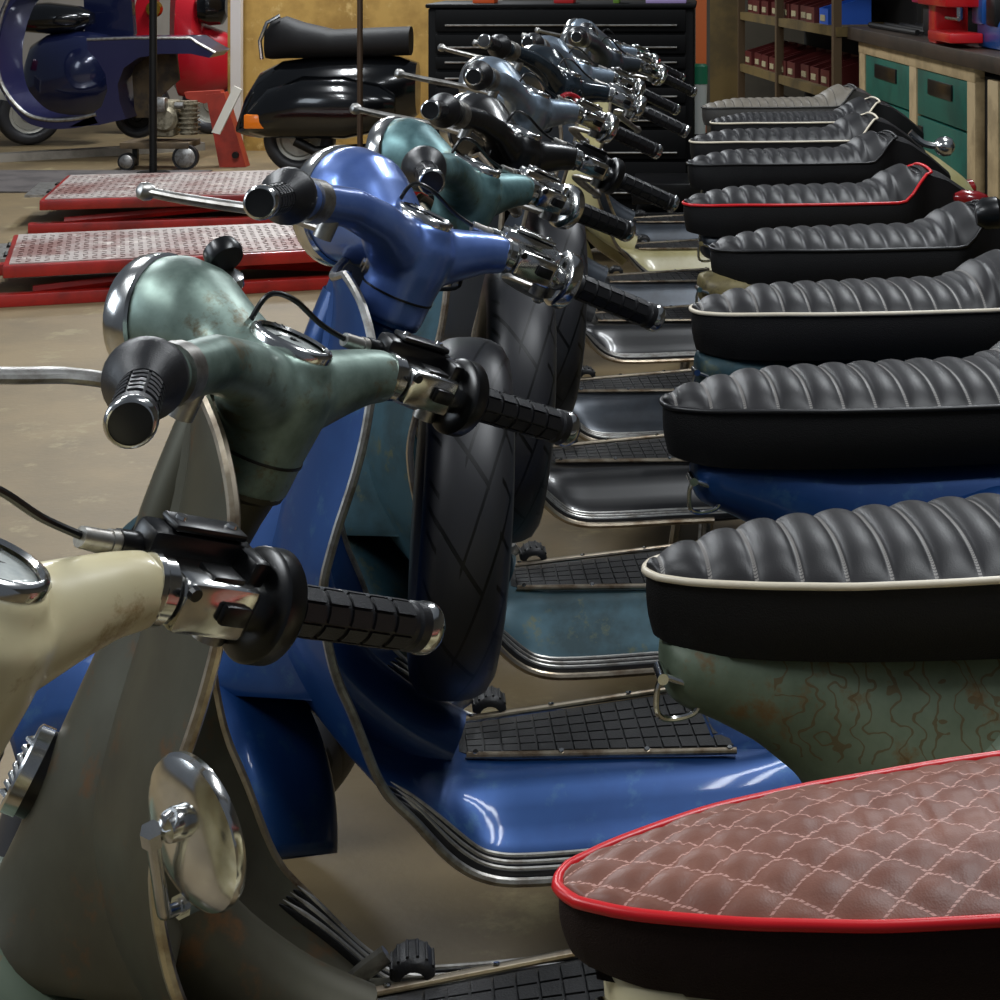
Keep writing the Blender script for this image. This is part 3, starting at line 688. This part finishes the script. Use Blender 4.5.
kb = MB().rev([(-.012, .004), (-.009, .010), (0, .0125), (.009, .010), (.012, .004)], a0+(mo-a0)*.3, md, 20); kb.tube([mo, a0], .008, 14); kb.rev([(-.007, .008), (.007, .008)], a1, a2-a1, 6)
obj('mirror_joint', kb, CHROME, mirror)
obj('mirror_clamp', MB().rev([(-.010, .0095), (.010, .0095)], a3, a3-a2, 6).rev([(-.016, .006), (.02, .006)], a3, a3-a2, 12), CHROME, s2)

def rot(z): return Matrix.Rotation(z, 4, 'Z')
# two low scissor lifts
PLATE = mat('worn_tread_plate', 'A59A95', .5, .3, c2='7C5A54', scale=3, c3='C4B9B2', bump=.4, bscale=90)
REDP = mat('workshop_red_paint', '96170F', .4, 0, c2='6E100B', scale=4, coat=.2)
DARK = mat('oily_dark_steel', '0F0E0D', .5, .4)
def lift(name_label, x, y, rz, L_, wd, h):
    t = thing('scissor_lift', name_label, 'vehicle lift', (x, y, 0), rz, 'low red scissor lifts')
    obj('platform', MB().box(0, L_, 0, wd, h-.05, h-.004, bev=.004), REDP, t)
    tp = MB().box(.02, L_-.02, .02, wd-.02, h-.006, h)
    nx, ny = int(L_/.035), 14
    for i in range(nx):
        for j in range(ny):
            cx = .05+(L_-.1)*i/nx; cy = .05+(wd-.1)*j/ny; d = .009 if (i+j) % 2 else -.009
            tp.loft([[(cx-.009, cy-d-.002, z), (cx+.009, cy+d-.002, z), (cx+.009, cy+d+.002, z), (cx-.009, cy-d+.002, z)] for z in (h, h+.003)])
    obj('tread_plate', tp, PLATE, t)
    for yy in (.0, wd-.06): obj('base_rail', MB().box(-.05, L_-.1, yy, yy+.06, 0, .045, bev=.003), REDP, t)
    for yy in (.07, wd-.12):
        obj('scissor_arm', MB().tube([(.1, yy, .045), (L_*.55, yy, h-.055)], .02, 6), REDP, t)
        obj('scissor_arm', MB().tube([(L_*.5, yy+.04, h-.055), (L_*.95, yy+.04, .045)], .02, 6), REDP, t)
    fl_ = obj('ramp_flap', MB().box(-.10, 0, wd*.25, wd*.75, h-.02, h-.008), ALU, t)
    for yy in (wd*.35, wd*.65): obj('hinge', MB().tube([(-.004, yy-.04, h-.006), (-.004, yy+.04, h-.006)], .008, 8), DARK, fl_)
    return t
lift('red scissor lift with worn tread plate, the nearer of the two on the floor', -2.55, 6.62, R_(18), 1.55, .76, .155)
lift('red scissor lift with worn tread plate, the farther of the two by the jack', -3.05, 8.35, R_(12), 1.75, .95, .155)
# far left: plywood partition, post, white upright
PLY = mat('yellow_plywood', 'B8924A', .6, 0, c2='9A7636', scale=3, c3='C8A868')
tag(obj('wall_plywood', MB().box(-3.1, -1.45, 11.8, 11.84, 0, 1.7), PLY), None, None, None, 'structure')
tag(obj('trim_white_upright', MB().box(-3.03, -2.965, 11.6, 11.66, 0, 1.7), mat('white_paint', 'D8CFC8', .5)), None, None, None, 'structure')
tag(obj('trim_steel_post', MB().rev([(0, .013), (2.6, .013)], (at(360, 0, 8.2).x, 8.2, 0), (0, 0, 1), 12), mat('rusty_steel_post', '4A3A2C', .5, .5)), None, None, None, 'structure')
ORANGE = mat('amber_lens', 'D9700F', .3, 0, coat=.5)
# black scooter seen from its tail side, in front of the plywood
def bodyloft(mb, tab, y0, e=2.4):
    mb.loft([[(p[0], p[1]+y0, p[2]) for p in superring(*t, e=e)] for t in tab])
Y = 10.6; k = 1836/Y; X = lambda px: (px-710)/k; Z = lambda py: 1.29-(py+50)/k
t = thing('parked_scooter', 'glossy black scooter with amber indicator seen by the plywood partition', 'scooter', (0, 0, 0))
m = MB(); bodyloft(m, [(X(238), Z(132), Z(124), .05), (X(248), Z(136), Z(95), .12), (X(262), Z(138), Z(72), .16), (X(285), Z(136), Z(60), .19), (X(330), Z(136), Z(55), .20), (X(370), Z(135), Z(54), .19), (X(400), Z(130), Z(56), .15), (X(418), Z(115), Z(62), .10)], Y)
obj('body', m, BLK, t)
m = MB(); bodyloft(m, [(X(256), Z(132), Z(104), .10), (X(275), Z(136), Z(84), .16), (X(310), Z(137), Z(72), .175), (X(350), Z(137), Z(72), .175), (X(385), Z(130), Z(80), .15), (X(400), Z(118), Z(92), .10)], Y-.1)
obj('side_cowl', m, BLK, t)
m = MB(); bodyloft(m, [(X(268), Z(58), Z(30), .07), (X(274), Z(59), Z(20), .10), (X(288), Z(58), Z(16), .13), (X(305), Z(58), Z(22), .14), (X(335), Z(57), Z(29), .14), (X(380), Z(56), Z(27), .13), (X(412), Z(55), Z(26), .09)], Y-.03)
obj('seat', m, SKIRT, t)
obj('seat_trim', MB().tube([(X(266), Y-.1, Z(58)), (X(265), Y-.12, Z(40)), (X(272), Y-.12, Z(22)), (X(284), Y-.1, Z(15))], .012, 8), CHROME, t)
obj('indicator', MB().box(X(254), X(277), Y-.24, Y-.10, Z(125), Z(111), bev=.008), ORANGE, t)
NP = mat('plate_white', 'CFCBC0', .4)
m = MB(); m.loft([[(X(a)+d, Y+yy, Z(b)) for a, b in ((218, 130), (226, 132), (248, 88), (240, 84))] for yy, d in ((-.14, 0), (-.12, .0))]); obj('number_plate', m, NP, t)
w_ = obj('rear_tyre', M_TYRE, TYRE, t, Matrix.Translation((X(300), Y, .208)) @ Matrix.Rotation(PI/2, 4, 'Z')); obj('wheel_rim', M_WRIM, DARK if 'rear_tyre' == 'front_tyre' else RIM, w_)
obj('exhaust', MB().tube([(X(300), Y-.12, .2), (X(320), Y-.12, .14), (X(390), Y-.1, .16)], .03, 12), DARK, t)
# bare purple frame on the trolley
Y = 11.4; k = 1836/Y
PUR = P['navy']
t = thing('bare_scooter', 'bare navy purple scooter shell without engine, its tail over the trolley', 'scooter', (0, 0, 0))
sh = cr([(X(38), 0, Z(-20)), (X(17), 0, Z(0)), (X(6), 0, Z(40)), (X(10), 0, Z(80)), (X(30), 0, Z(108)), (X(52), 0, Z(117)), (X(80), 0, Z(117)), (X(104), 0, Z(112))], 5)
obj('legshield', MB().loft([[(x, Y-.20, z), (x, Y+.20, z), (x+.03, Y+.2, z-.05), (x+.03, Y-.20, z-.05)] for x, _, z in sh]), PUR, t)
obj('legshield_edge', MB().tube([(x+.02, Y-.20, z+.004) for x, _, z in sh], .012, 8), ALU, t)
out = [(98, 38), (140, 36), (200, 36), (206, 40), (224, 50), (218, 56), (200, 52), (170, 52), (148, 56), (134, 66), (128, 82), (130, 100), (136, 116), (110, 122), (80, 124), (96, 116), (112, 104), (118, 88), (116, 72), (108, 58), (98, 48)]
m = MB()
for yy in (Y-.2, Y+.12):
    pass
m.loft([[(X(a), yy, Z(b)) for a, b in out] for yy in (Y-.2, Y+.14)]); obj('body_shell', m, PUR, t)
obj('shell_edge', MB().tube([(X(a), Y-.2, Z(b)) for a, b in ((98, 38), (140, 36.5), (200, 36.5), (206, 41), (224, 51))], .009, 8), ALU, t)
obj('wheel_well', MB().loft([[(X(a), yy, Z(b)) for a, b in ((130, 58), (148, 54), (175, 52), (178, 80), (160, 96), (150, 118), (134, 118))] for yy in (Y+.02, Y+.05)]), mat('rusty_primer', '4A3A22', .7, 0, c2='2E2418', scale=9), t)
w_ = obj('front_tyre', M_TYRE, TYRE, t, Matrix.Translation((X(128), Y+.2, Z(118))) @ Matrix.Rotation(PI/2, 4, 'Z') @ Matrix.Scale(.7, 4)); obj('wheel_rim', M_WRIM, DARK if 'front_tyre' == 'front_tyre' else RIM, w_)
# engine on a trolley
ENG = mat('cast_aluminium', '9C9480', .5, .6, c2='6A6250', scale=30, bump=.5, bscale=80)
Y = 10.9; k = 1836/Y
t = thing('engine_block', 'dull cast aluminium scooter engine standing on the trolley', 'engine', (0, 0, 0))
obj('crankcase', MB().box(X(152), X(178), Y-.08, Y+.08, Z(136), Z(100), bev=.02).rev([(-.1, .06), (-.08, .08), (.06, .08)], (X(168), Y, Z(118)), (0, 1, 0), 20), ENG, t)
m = MB()
for i in range(7): m.rev([(0, .065), (.008, .065)], (X(190), Y-.02, Z(132)+i*.028), (0, 0, 1), 18)
m.rev([(0, .05), (.2, .05)], (X(190), Y-.02, Z(134)), (0, 0, 1), 16); obj('cylinder', m, ENG, t)
obj('carburettor', MB().box(X(158), X(172), Y-.14, Y-.07, Z(110), Z(96), bev=.01).rev([(0, .02), (.05, .02)], (X(180), Y-.1, Z(104)), (1, 0, 0), 12), ALU, t)
t = thing('trolley', 'low dark wheeled trolley under the engine', 'trolley', (0, 0, 0))
obj('deck', MB().box(X(128), X(196), Y-.16, Y+.1, Z(146), Z(140), bev=.004), mat('old_wood', '5A4A34', .7, 0, c2='3E3222', scale=12), t)
for px in (134, 192):
    w_ = obj('wheel', MB().rev([(-.02, .05 if px < 150 else .075), (.02, .05 if px < 150 else .075)], (X(px), Y-.13, .05 if px < 150 else .075), (0, 1, 0), 24), RUB, t)
    obj('wheel_hub', MB().rev([(-.024, .035 if px < 150 else .055), (-.021, .04 if px < 150 else .06)], (X(px), Y-.13, .05 if px < 150 else .075), (0, 1, 0), 24), ALU, w_)
for px in (140, 184): obj('trolley_leg', MB().box(X(px)-.015, X(px)+.015, Y-.1, Y-.07, .02, Z(145)), DARK, t)
t = obj('steel_rod', MB().rev([(0, .022), (1.5, .022)], (X(171), Y-.35, 0), (0, 0, 1), 14).rev([(0, .1), (.015, .09)], (X(171), Y-.35, 0), (0, 0, 1), 20), DARK); tag(t, 'black upright steel rod standing in front of the bare purple shell', 'rod')
# red jack
RED2 = mat('brick_red_paint', '9A3020', .45, 0, c2='7A2418', scale=5)
Y = 10.95; k = 1836/Y
t = thing('floor_jack', 'orange-red slanted floor jack beside the farther lift', 'jack', (0, 0, 0))
m = MB(); m.loft([[(X(a), yy, Z(b)) for a, b in ((222, 168), (248, 166), (226, 92), (208, 94))] for yy in (Y-.05, Y+.05)]); obj('jack_frame', m, RED2, t)
obj('lifting_arm', MB().loft([[(X(a), yy, Z(b)) for a, b in ((186, 92), (222, 90), (224, 97), (206, 103), (188, 98))] for yy in (Y-.04, Y+.04)]), RED2, t)
obj('pivot_bolt', MB().rev([(-.07, .02), (.07, .02)], (X(238), Y, Z(154)), (0, 1, 0), 14), DARK, t)
# navy scooter behind the bare frame
Y = 12.2; k = 1836/Y
t = thing('parked_scooter', 'dark navy scooter with red tail light behind the bare purple shell', 'scooter', (0, 0, 0))
m = MB(); bodyloft(m, [(X(24), Z(98), Z(70), .06), (X(34), Z(112), Z(44), .14), (X(50), Z(120), Z(34), .19), (X(80), Z(120), Z(30), .2), (X(105), Z(112), Z(34), .17), (X(122), Z(90), Z(44), .1)], Y); obj('body', m, mat('gloss_navy', '141A38', .14, .3, coat=.8), t)
m = MB(); bodyloft(m, [(X(16), Z(26), Z(12), .06), (X(24), Z(32), Z(4), .12), (X(50), Z(34), Z(2), .14), (X(80), Z(32), Z(6), .12), (X(92), Z(24), Z(12), .06)], Y); obj('seat', m, BLK, t)
obj('tail_light', MB().box(X(10), X(26), Y-.26, Y-.16, Z(68), Z(52), bev=.015), mat('red_lens', '7A0C10', .2), t)
np_ = obj('number_plate', MB().loft([[(X(a), yy, Z(b)) for a, b in ((0, 93), (31, 98), (34, 80), (2, 74))] for yy in (Y-.30, Y-.29)]), NP, t)
def glyph(strokes, px0, py0, w, h, yy): 
    g = MB()
    for st_ in strokes: g.tube([(X(px0+a*w), yy, Z(py0+b*h)) for a, b in st_], .008, 5)
    return g
obj('plate_letters', glyph([[(0, 0), (0, 1)], [(0, .5), (1, 0)], [(.3, .4), (1, 1)]], 3, 80, 4, 10, Y-.305), BLKP, np_)
obj('plate_letters', glyph([[(0, .2), (.5, 0), (1, .3), (0, 1), (1, 1)]], 25, 86, 4, 9, Y-.305), BLKP, np_)
w_ = obj('rear_tyre', M_TYRE, TYRE, t, Matrix.Translation((X(32), Y-.05, .208)) @ Matrix.Rotation(PI/2+.5, 4, 'Z')); obj('wheel_rim', M_WRIM, DARK if 'rear_tyre' == 'front_tyre' else RIM, w_)
m = MB(); m.loft([[(X(a), yy, Z(b)) for a, b in ((70, -20), (118, -20), (122, 35), (112, 60), (84, 60), (72, 35))] for yy in (Y+.25, Y+.32)]); obj('legshield', m, mat('gloss_navy', '141A38', .14), t)
# red scooter behind
Y = 12.9; k = 1836/Y
t = thing('parked_scooter', 'bright red scooter with dark seat behind the bare purple shell', 'scooter', (0, 0, 0))
GR_ = mat('gloss_red', 'A01420', .25, 0, coat=.5)
m = MB(); m.loft([[(X(a), yy, Z(b)) for a, b in ((134, 38), (150, -20), (168, -20), (156, 38))] for yy in (Y-.18, Y-.1)]); obj('legshield', m, GR_, t)
m = MB(); bodyloft(m, [(X(172), Z(80), Z(-8), .06), (X(180), Z(96), Z(-14), .14), (X(198), Z(100), Z(-6), .17), (X(206), Z(98), Z(24), .16), (X(226), Z(92), Z(32), .13), (X(238), Z(84), Z(42), .06)], Y); obj('body', m, GR_, t)
m = MB(); bodyloft(m, [(X(204), Z(22), Z(-10), .08), (X(214), Z(25), Z(-14), .12), (X(226), Z(24), Z(-10), .1), (X(231), Z(16), Z(-4), .06)], Y-.1); obj('seat', m, BLK, t)
obj('headlamp', MB().rev([(0, .06), (.03, .05)], (X(163), Y-.2, Z(8)), (0, -1, 0), 20), mat('brass', 'C8A040', .25, 1.), t)
w_ = obj('rear_tyre', M_TYRE, TYRE, t, Matrix.Translation((X(212), Y, .208)) @ Matrix.Rotation(PI/2, 4, 'Z')); obj('wheel_rim', M_WRIM, DARK if 'rear_tyre' == 'front_tyre' else RIM, w_)
w_ = obj('front_tyre', M_TYRE, TYRE, t, Matrix.Translation((X(140), Y, .208)) @ Matrix.Rotation(PI/2, 4, 'Z')); obj('wheel_rim', M_WRIM, DARK if 'front_tyre' == 'front_tyre' else RIM, w_)
# grey ramp board
t = obj('ramp_board', MB().loft([[(-4.9, 10.9, z), (-3.3, 11.9, z), (-3.25, 11.82, z), (-4.85, 10.8, z)] for z in (.0, .05)]), mat('grey_board', '8A8378', .7, 0, c2='6E675C', scale=5)); tag(t, 'long grey board lying on the floor below the bare purple shell', 'board')
t = obj('floor_sheet', MB().box(-4.8, -2.9, 9.75, 10.7, .002, .008), mat('grey_sheet', '5E5856', .7, .2, c2='4A4544', scale=5)); tag(t, 'dark grey metal sheet lying on the floor left of the jack', 'sheet')

# tool chest
Y = 7.5; k = 1836/Y
t = thing('tool_chest', 'black tool chest with silver drawer pulls behind the scooters', 'tool chest', (0, 0, 0))
CH = mat('tool_chest_black', '030304', .6, 0, spec=.15)
obj('cabinet', MB().box(X(428), X(694), Y, Y+.5, .12, Z(8), bev=.008), CH, t)
rows = [8, 33, 55, 70, 86, 104, 128, 160, 200]
for a, b in zip(rows, rows[1:]):
    d = obj('drawer', MB().box(X(436), X(686), Y-.02, Y, Z(b-1.5), Z(a+1.5), bev=.003), CH, t)
    obj('drawer_pull', MB().tube([(X(446), Y-.028, Z(b-8)), (X(677), Y-.028, Z(b-8))], .0075, 8, flat=.6), ALU, d)
obj('top_tray', MB().box(X(426), X(696), Y-.02, Y+.52, Z(8), Z(4), bev=.004), CH, t)
for px in (445, 680): obj('caster', MB().rev([(-.02, .06), (.02, .06)], (X(px), Y+.1, .06), (0, 1, 0), 20), RUB, t)
for nm, lb, p0, p1, h, c_ in (('plastic_case', 'orange plastic case lying on the black tool chest', 470, 492, .035, 'C8501C'), ('rag', 'folded red rag lying on the black tool chest', 552, 572, .03, 'A81818'), ('tin', 'small green tin on the black tool chest', 612, 618, .05, '5A7A28'), ('magazine', 'lilac magazine lying flat on the black tool chest', 645, 686, .02, '9A86B4')):
    t = obj(nm, MB().box(X(p0), X(p1), Y+.08, Y+.22, Z(4), Z(4)+h, bev=.004), mat(nm+'_colour', c_, .5)); tag(t, lb, nm.replace('_', ' '))
# plastic crates behind the row
t = thing('crate', 'black ribbed plastic crate on the floor by the tool chest', 'crate', ((640-710)*6.95/1836, 6.95, -.05))
for i in range(4): obj('crate_rim' if i == 3 else 'crate_wall', MB().box(-.01*i, .25+.01*i, -.01*i, .3, .05+.11*i, .13+.11*i, bev=.006), BLKP, t)
# bucket and broom
t = thing('bucket', 'white and green bucket standing beside the tool chest', 'bucket', ((699-710)*7.9/1836, 7.9, 0))
obj('bucket_shell', MB().rev([(.5, .028), (.72, .036)], (0, 0, 0), (0, 0, 1), 24), mat('white_plastic', 'B8BCB8', .4), t)
obj('bucket_lid', MB().rev([(.715, .038), (.79, .038), (.80, .03)], (0, 0, 0), (0, 0, 1), 24), mat('green_plastic', '1E6A4C', .4), t)
obj('bucket_stand', MB().box(-.05, .05, -.05, .05, 0, .5, bev=.004), CH, t)
t = obj('orange_board', MB().loft([[(x, 9.0, z) for x, z in ((-.07, 0), (-.02, 0), (-.015, 1.5), (-.07, 1.5))]]+[[(x, 9.03, z) for x, z in ((-.07, 0), (-.02, 0), (-.015, 1.5), (-.07, 1.5))]]), mat('orange_paint', 'A85018', .5)); tag(t, 'narrow orange board leaning upright beside the wooden post', 'board')
WOOD = mat('yellow_shelf_wood', '5E4C22', .7, 0, c2='483A18', scale=5)
tag(obj('trim_wooden_post', MB().box(.0, .14, 9.3, 9.4, 0, 1.7), WOOD), None, None, None, 'structure')
# shelving along the right wall (slightly turned)
SO = Vector((.17, 10.9, 0)); SD = Vector((.19, -.982, 0)).normalized(); SN = Vector((SD.y, -SD.x, 0))   # SN points into the rack away from viewer side
SN = Vector((.982, .19, 0)).normalized()
MS = Matrix(((SD.x, SN.x, 0, SO.x), (SD.y, SN.y, 0, SO.y), (0, 0, 1, 0), (0, 0, 0, 1)))
t = thing('shelving_rack', 'wooden wall rack holding rows of dark red bins', 'shelving')
levels = (.294, .618, .924, 1.242)
for z in levels: obj('shelf', MB().box(0, 2.25, .0, .4, z-.045, z, MS), WOOD, t)
for u in (.0, 1.0, 2.2): obj('upright', MB().box(u, u+.04, -.01, .03, 0, 1.7, MS), mat('brown_upright', '4A3820', .6), t)
obj('back_panel', MB().box(0, 2.25, .4, .42, 0, 1.7, MS), mat('dark_panel', '15120F', .8), t)
BIN = mat('dark_red_bin', '4A0E0B', .5); LAB = mat('paper_label', '9A9070', .6)
def bin_mesh(w, h): return MB().loft([[(x, y, z) for x, y in ((0, 0), (w, 0), (w, .22), (0, .22))] for z in (0,)]+[[(0, 0, h*.55), (w, 0, h*.55), (w, .22, h), (0, .22, h)]]+[[(.006, .01, h*.55), (w-.006, .01, h*.55), (w-.006, .21, h), (.006, .21, h)]]+[[(.006, .01, .01), (w-.006, .01, .01), (w-.006, .21, .01), (.006, .21, .01)]]).mesh('bin', 30)
bm_ = bin_mesh(.17, .14); lbm = MB().box(.03, .12, -.004, 0, .015, .045).mesh('l')
rng = random.Random(4); pos = ['top', 'middle', 'bottom']
ordn = ['farthest', 'second farthest', 'third farthest', 'fourth farthest', 'fifth farthest', 'sixth farthest', 'seventh farthest', 'eighth farthest', 'ninth farthest', 'tenth farthest']
for li, z in enumerate(levels[:3]):
    for j in range(9):
        u = .06+j*.215
        if j == 4: u += .02
        Mb = MS @ Matrix.Translation((u, .02+rng.random()*.03, z))
        blue = (li == 2 and j == 8)
        b_ = obj('storage_bin', bm_, mat('blue_bin', '1E4FA8', .4) if blue else BIN, None, Mb)
        row = ['lowest', 'middle', 'upper'][li]
        tag(b_, 'blue storage bin at the near end of the upper shelf' if blue else f'dark red storage bin on the {row} shelf, {ordn[j]} from the viewer', 'bin', 'storage bins on the wall rack')
        lb_ = obj('bin_label', lbm, LAB, b_)
# workbench with green cabinets
BO = Vector((.70, 8.625, 0)); BD = Vector((.128, -.9918, 0)).normalized(); BN = Vector((.9918, .128, 0)).normalized()
MBn = Matrix(((BD.x, BN.x, 0, BO.x), (BD.y, BN.y, 0, BO.y), (0, 0, 1, 0), (0, 0, 0, 1)))
GREEN = mat('green_cabinet_paint', '0E5E50', .45, 0, c2='0A4A40', scale=4); CRM = mat('cream_wood_frame', 'B49C74', .6, 0, c2='9A8460', scale=8)
t = thing('workbench_cabinet', 'cream framed bench cabinet with dark green fronts', 'cabinet')
def bb(u0, u1, v0, v1, z0, z1, bev=0): return MB().box(u0, u1, v0, v1, z0, z1, MBn, bev)
obj('carcass', bb(0.025, 3.75, 0.0375, 0.75, 0.03, 0.8337), mat('dark_panel', '15120F', .8), t)
ss = [(0, .12), (1.0, 1.12), (1.9, 2.01), (2.17, 2.3), (3.12, 3.25)]
for a, b in ss: obj('frame_stile', bb(a, b, 0, 0.0375, 0.03, 0.8337, .003), CRM, t)
obj('frame_rail', bb(0, 2.01, -0.0025, 0.0375, 0.8088, 0.865, .003), CRM, t)
for (a, b) in ((.12, 1.0), (1.12, 1.9), (2.3, 3.12)):
    d = obj('drawer', bb(a+.005, b-.005, 0.005, 0.0375, 0.6212, 0.8063, .003), GREEN, t)
    hnd = obj('handle_recess', bb(a+(b-a)*.25, a+(b-a)*.72, -0.0025, 0.0125, 0.715, 0.7775, .004), BLKP, d)
    d = obj('door', bb(a+.005, b-.005, 0.005, 0.0375, 0.03, 0.6125, .003), GREEN, t)
    obj('handle_recess', bb(a+.03, a+.1, -0.0025, 0.0125, 0.4525, 0.5775, .004), BLKP, d)
t = obj('worktop', bb(-0.1, 4, -0.0375, 0.938, 0.8675, 0.9275, .004), mat('oily_worktop', '33261B', .5, 0, c2='20180F', scale=6)); tag(t, 'thick dark oily wooden worktop above the green cabinets', 'worktop')
RC = mat('red_tool_paint', 'B01418', .35, 0, coat=.3); BV = mat('blue_tool_paint', '1A4A8C', .35, .2, coat=.3)
t = thing('bench_clamp', 'red clamp fixed to the edge of the worktop', 'clamp')
obj('clamp_frame', bb(1.44, 1.56, -0.03, 0.1, 0.9275, 1.152, .01), RC, t); obj('clamp_jaw', bb(1.44, 1.88, -0.075, 0.075, 1.078, 1.177, .01), RC, t); obj('lower_jaw', bb(1.56, 1.9, -0.0625, 0.0625, 0.9462, 0.9837, .006), RC, t)
obj('clamp_screw', MB().tube([MBn @ Vector(p) for p in ((1.8, 0, 1.14), (1.8, 0, 1.03))], .012, 10).tube([MBn @ Vector(p) for p in ((1.72, -.03, 1.035), (1.9, -.03, 1.035))], .007, 8), CHROME, t)
t = thing('machine_box', 'red metal machine housing on the worktop behind the clamp', 'machine')
obj('housing', bb(0.775, 1.38, 0.0625, 0.375, 1.065, 1.302, .01), RC, t); obj('housing_foot', bb(0.825, 1.33, 0.1, 0.35, 0.9275, 1.065, .01), DARK, t)
t = thing('bench_vise', 'blue bench vise at the near end of the worktop', 'vise')
obj('vise_body', bb(1.80, 2.20, 0.0625, 0.25, 0.9275, 1.04, .02), BV, t); obj('vise_jaw', bb(1.78, 1.92, 0.05, 0.275, 1.015, 1.127, .01), BV, t); obj('vise_jaw', bb(1.97, 2.09, 0.05, 0.275, 1.015, 1.127, .01), DARK, t)
obj('vise_screw', MB().tube([MBn @ Vector(p) for p in ((1.66, .15, 1.0), (1.84, .15, 1.0))], .018, 12), CHROME, t)
t = thing('loose_tools', 'pile of dark steel bars lying on the far end of the worktop', 'steel bars')
for i in range(6): obj('steel_bar', MB().tube([MBn @ Vector((.06+.02*i, .04+.07*i, .942)), MBn @ Vector((.9-.05*i, .06+.05*i, .942))], .012, 8), DARK, t)

INV7 = (Matrix.Translation(s7.location) @ Matrix.Rotation(YAW, 4, 'Z')).inverted()
q0, q1, q2 = (INV7 @ at(a, b, 4.66) for a, b in ((910, 132), (925, 144), (950, 147)))
ts = obj('turn_signal', MB().tube(cr([q0, q1, q2], 4), [.009]*9, 10).rev([(-.02, .012), (-.01, .022), (.006, .026), (.022, .022), (.03, .010)], q2-(q2-q1)*.3, q2-q1, 20), CHROME, s7); tag(ts, 'chrome bullet turn signal on its stalk', None)
INV5 = (Matrix.Translation(s5.location) @ Matrix.Rotation(YAW, 4, 'Z')).inverted()
q2 = INV5 @ at(992, 213, 3.4)
obj('rear_lamp', MB().rev([(-.03, .02), (-.015, .03), (.01, .03), (.02, .02)], q2, (1, -.2, .1), 20), BLKP, s5)
INV6 = (Matrix.Translation(s6.location) @ Matrix.Rotation(YAW, 4, 'Z')).inverted()
q2 = INV6 @ at(972, 200, 4.0)
obj('rear_lamp', MB().rev([(-.04, .008), (-.025, .018), (.01, .022), (.03, .018), (.04, .008)], q2, (1, -.1, -.2), 20), mat('red_lens', '7A0C10', .2, 0, coat=.6), s6)
q3 = INV2 @ at(222, 270, 1.68)
vc = obj('indicator_cup', MB().rev([(-.006, .016), (0, .018), (.010, .016), (.018, .006)], INV2 @ at(224, 256, 1.68), INV2.to_3x3() @ Vector((-.5, .5, .5)), 24), BLKP, s2)
obj('cup_base', MB().rev([(-.012, .022), (-.004, .020), (0, .012)], q3, INV2.to_3x3() @ Vector((.2, -.2, 1)), 24), CHROME, vc)

for t_, M_ in ((s2, M_steer(-.41, .833, R_(34.3))), (s3, M_steer(-.387, .857, R_(49)))):
    nb = obj('neck_bolt', MB().rev([(-.004, .011), (.002, .011), (.003, .006), (.006, .006)], Vector((-.6, -.8, 0))*.047+Vector((0, 0, .045)), (-.6, -.8, 0), 20), TRIM, t_, M_)

obj('red_lever_guard', MB().tube(cr([(-.010, .095, .132), (-.022, .13, .142), (-.014, .165, .140), (.012, .185, .125), (.030, .192, .098)], 5), .006, 8), GR_, s6, M_steer(-.425, .871, R_(45)))
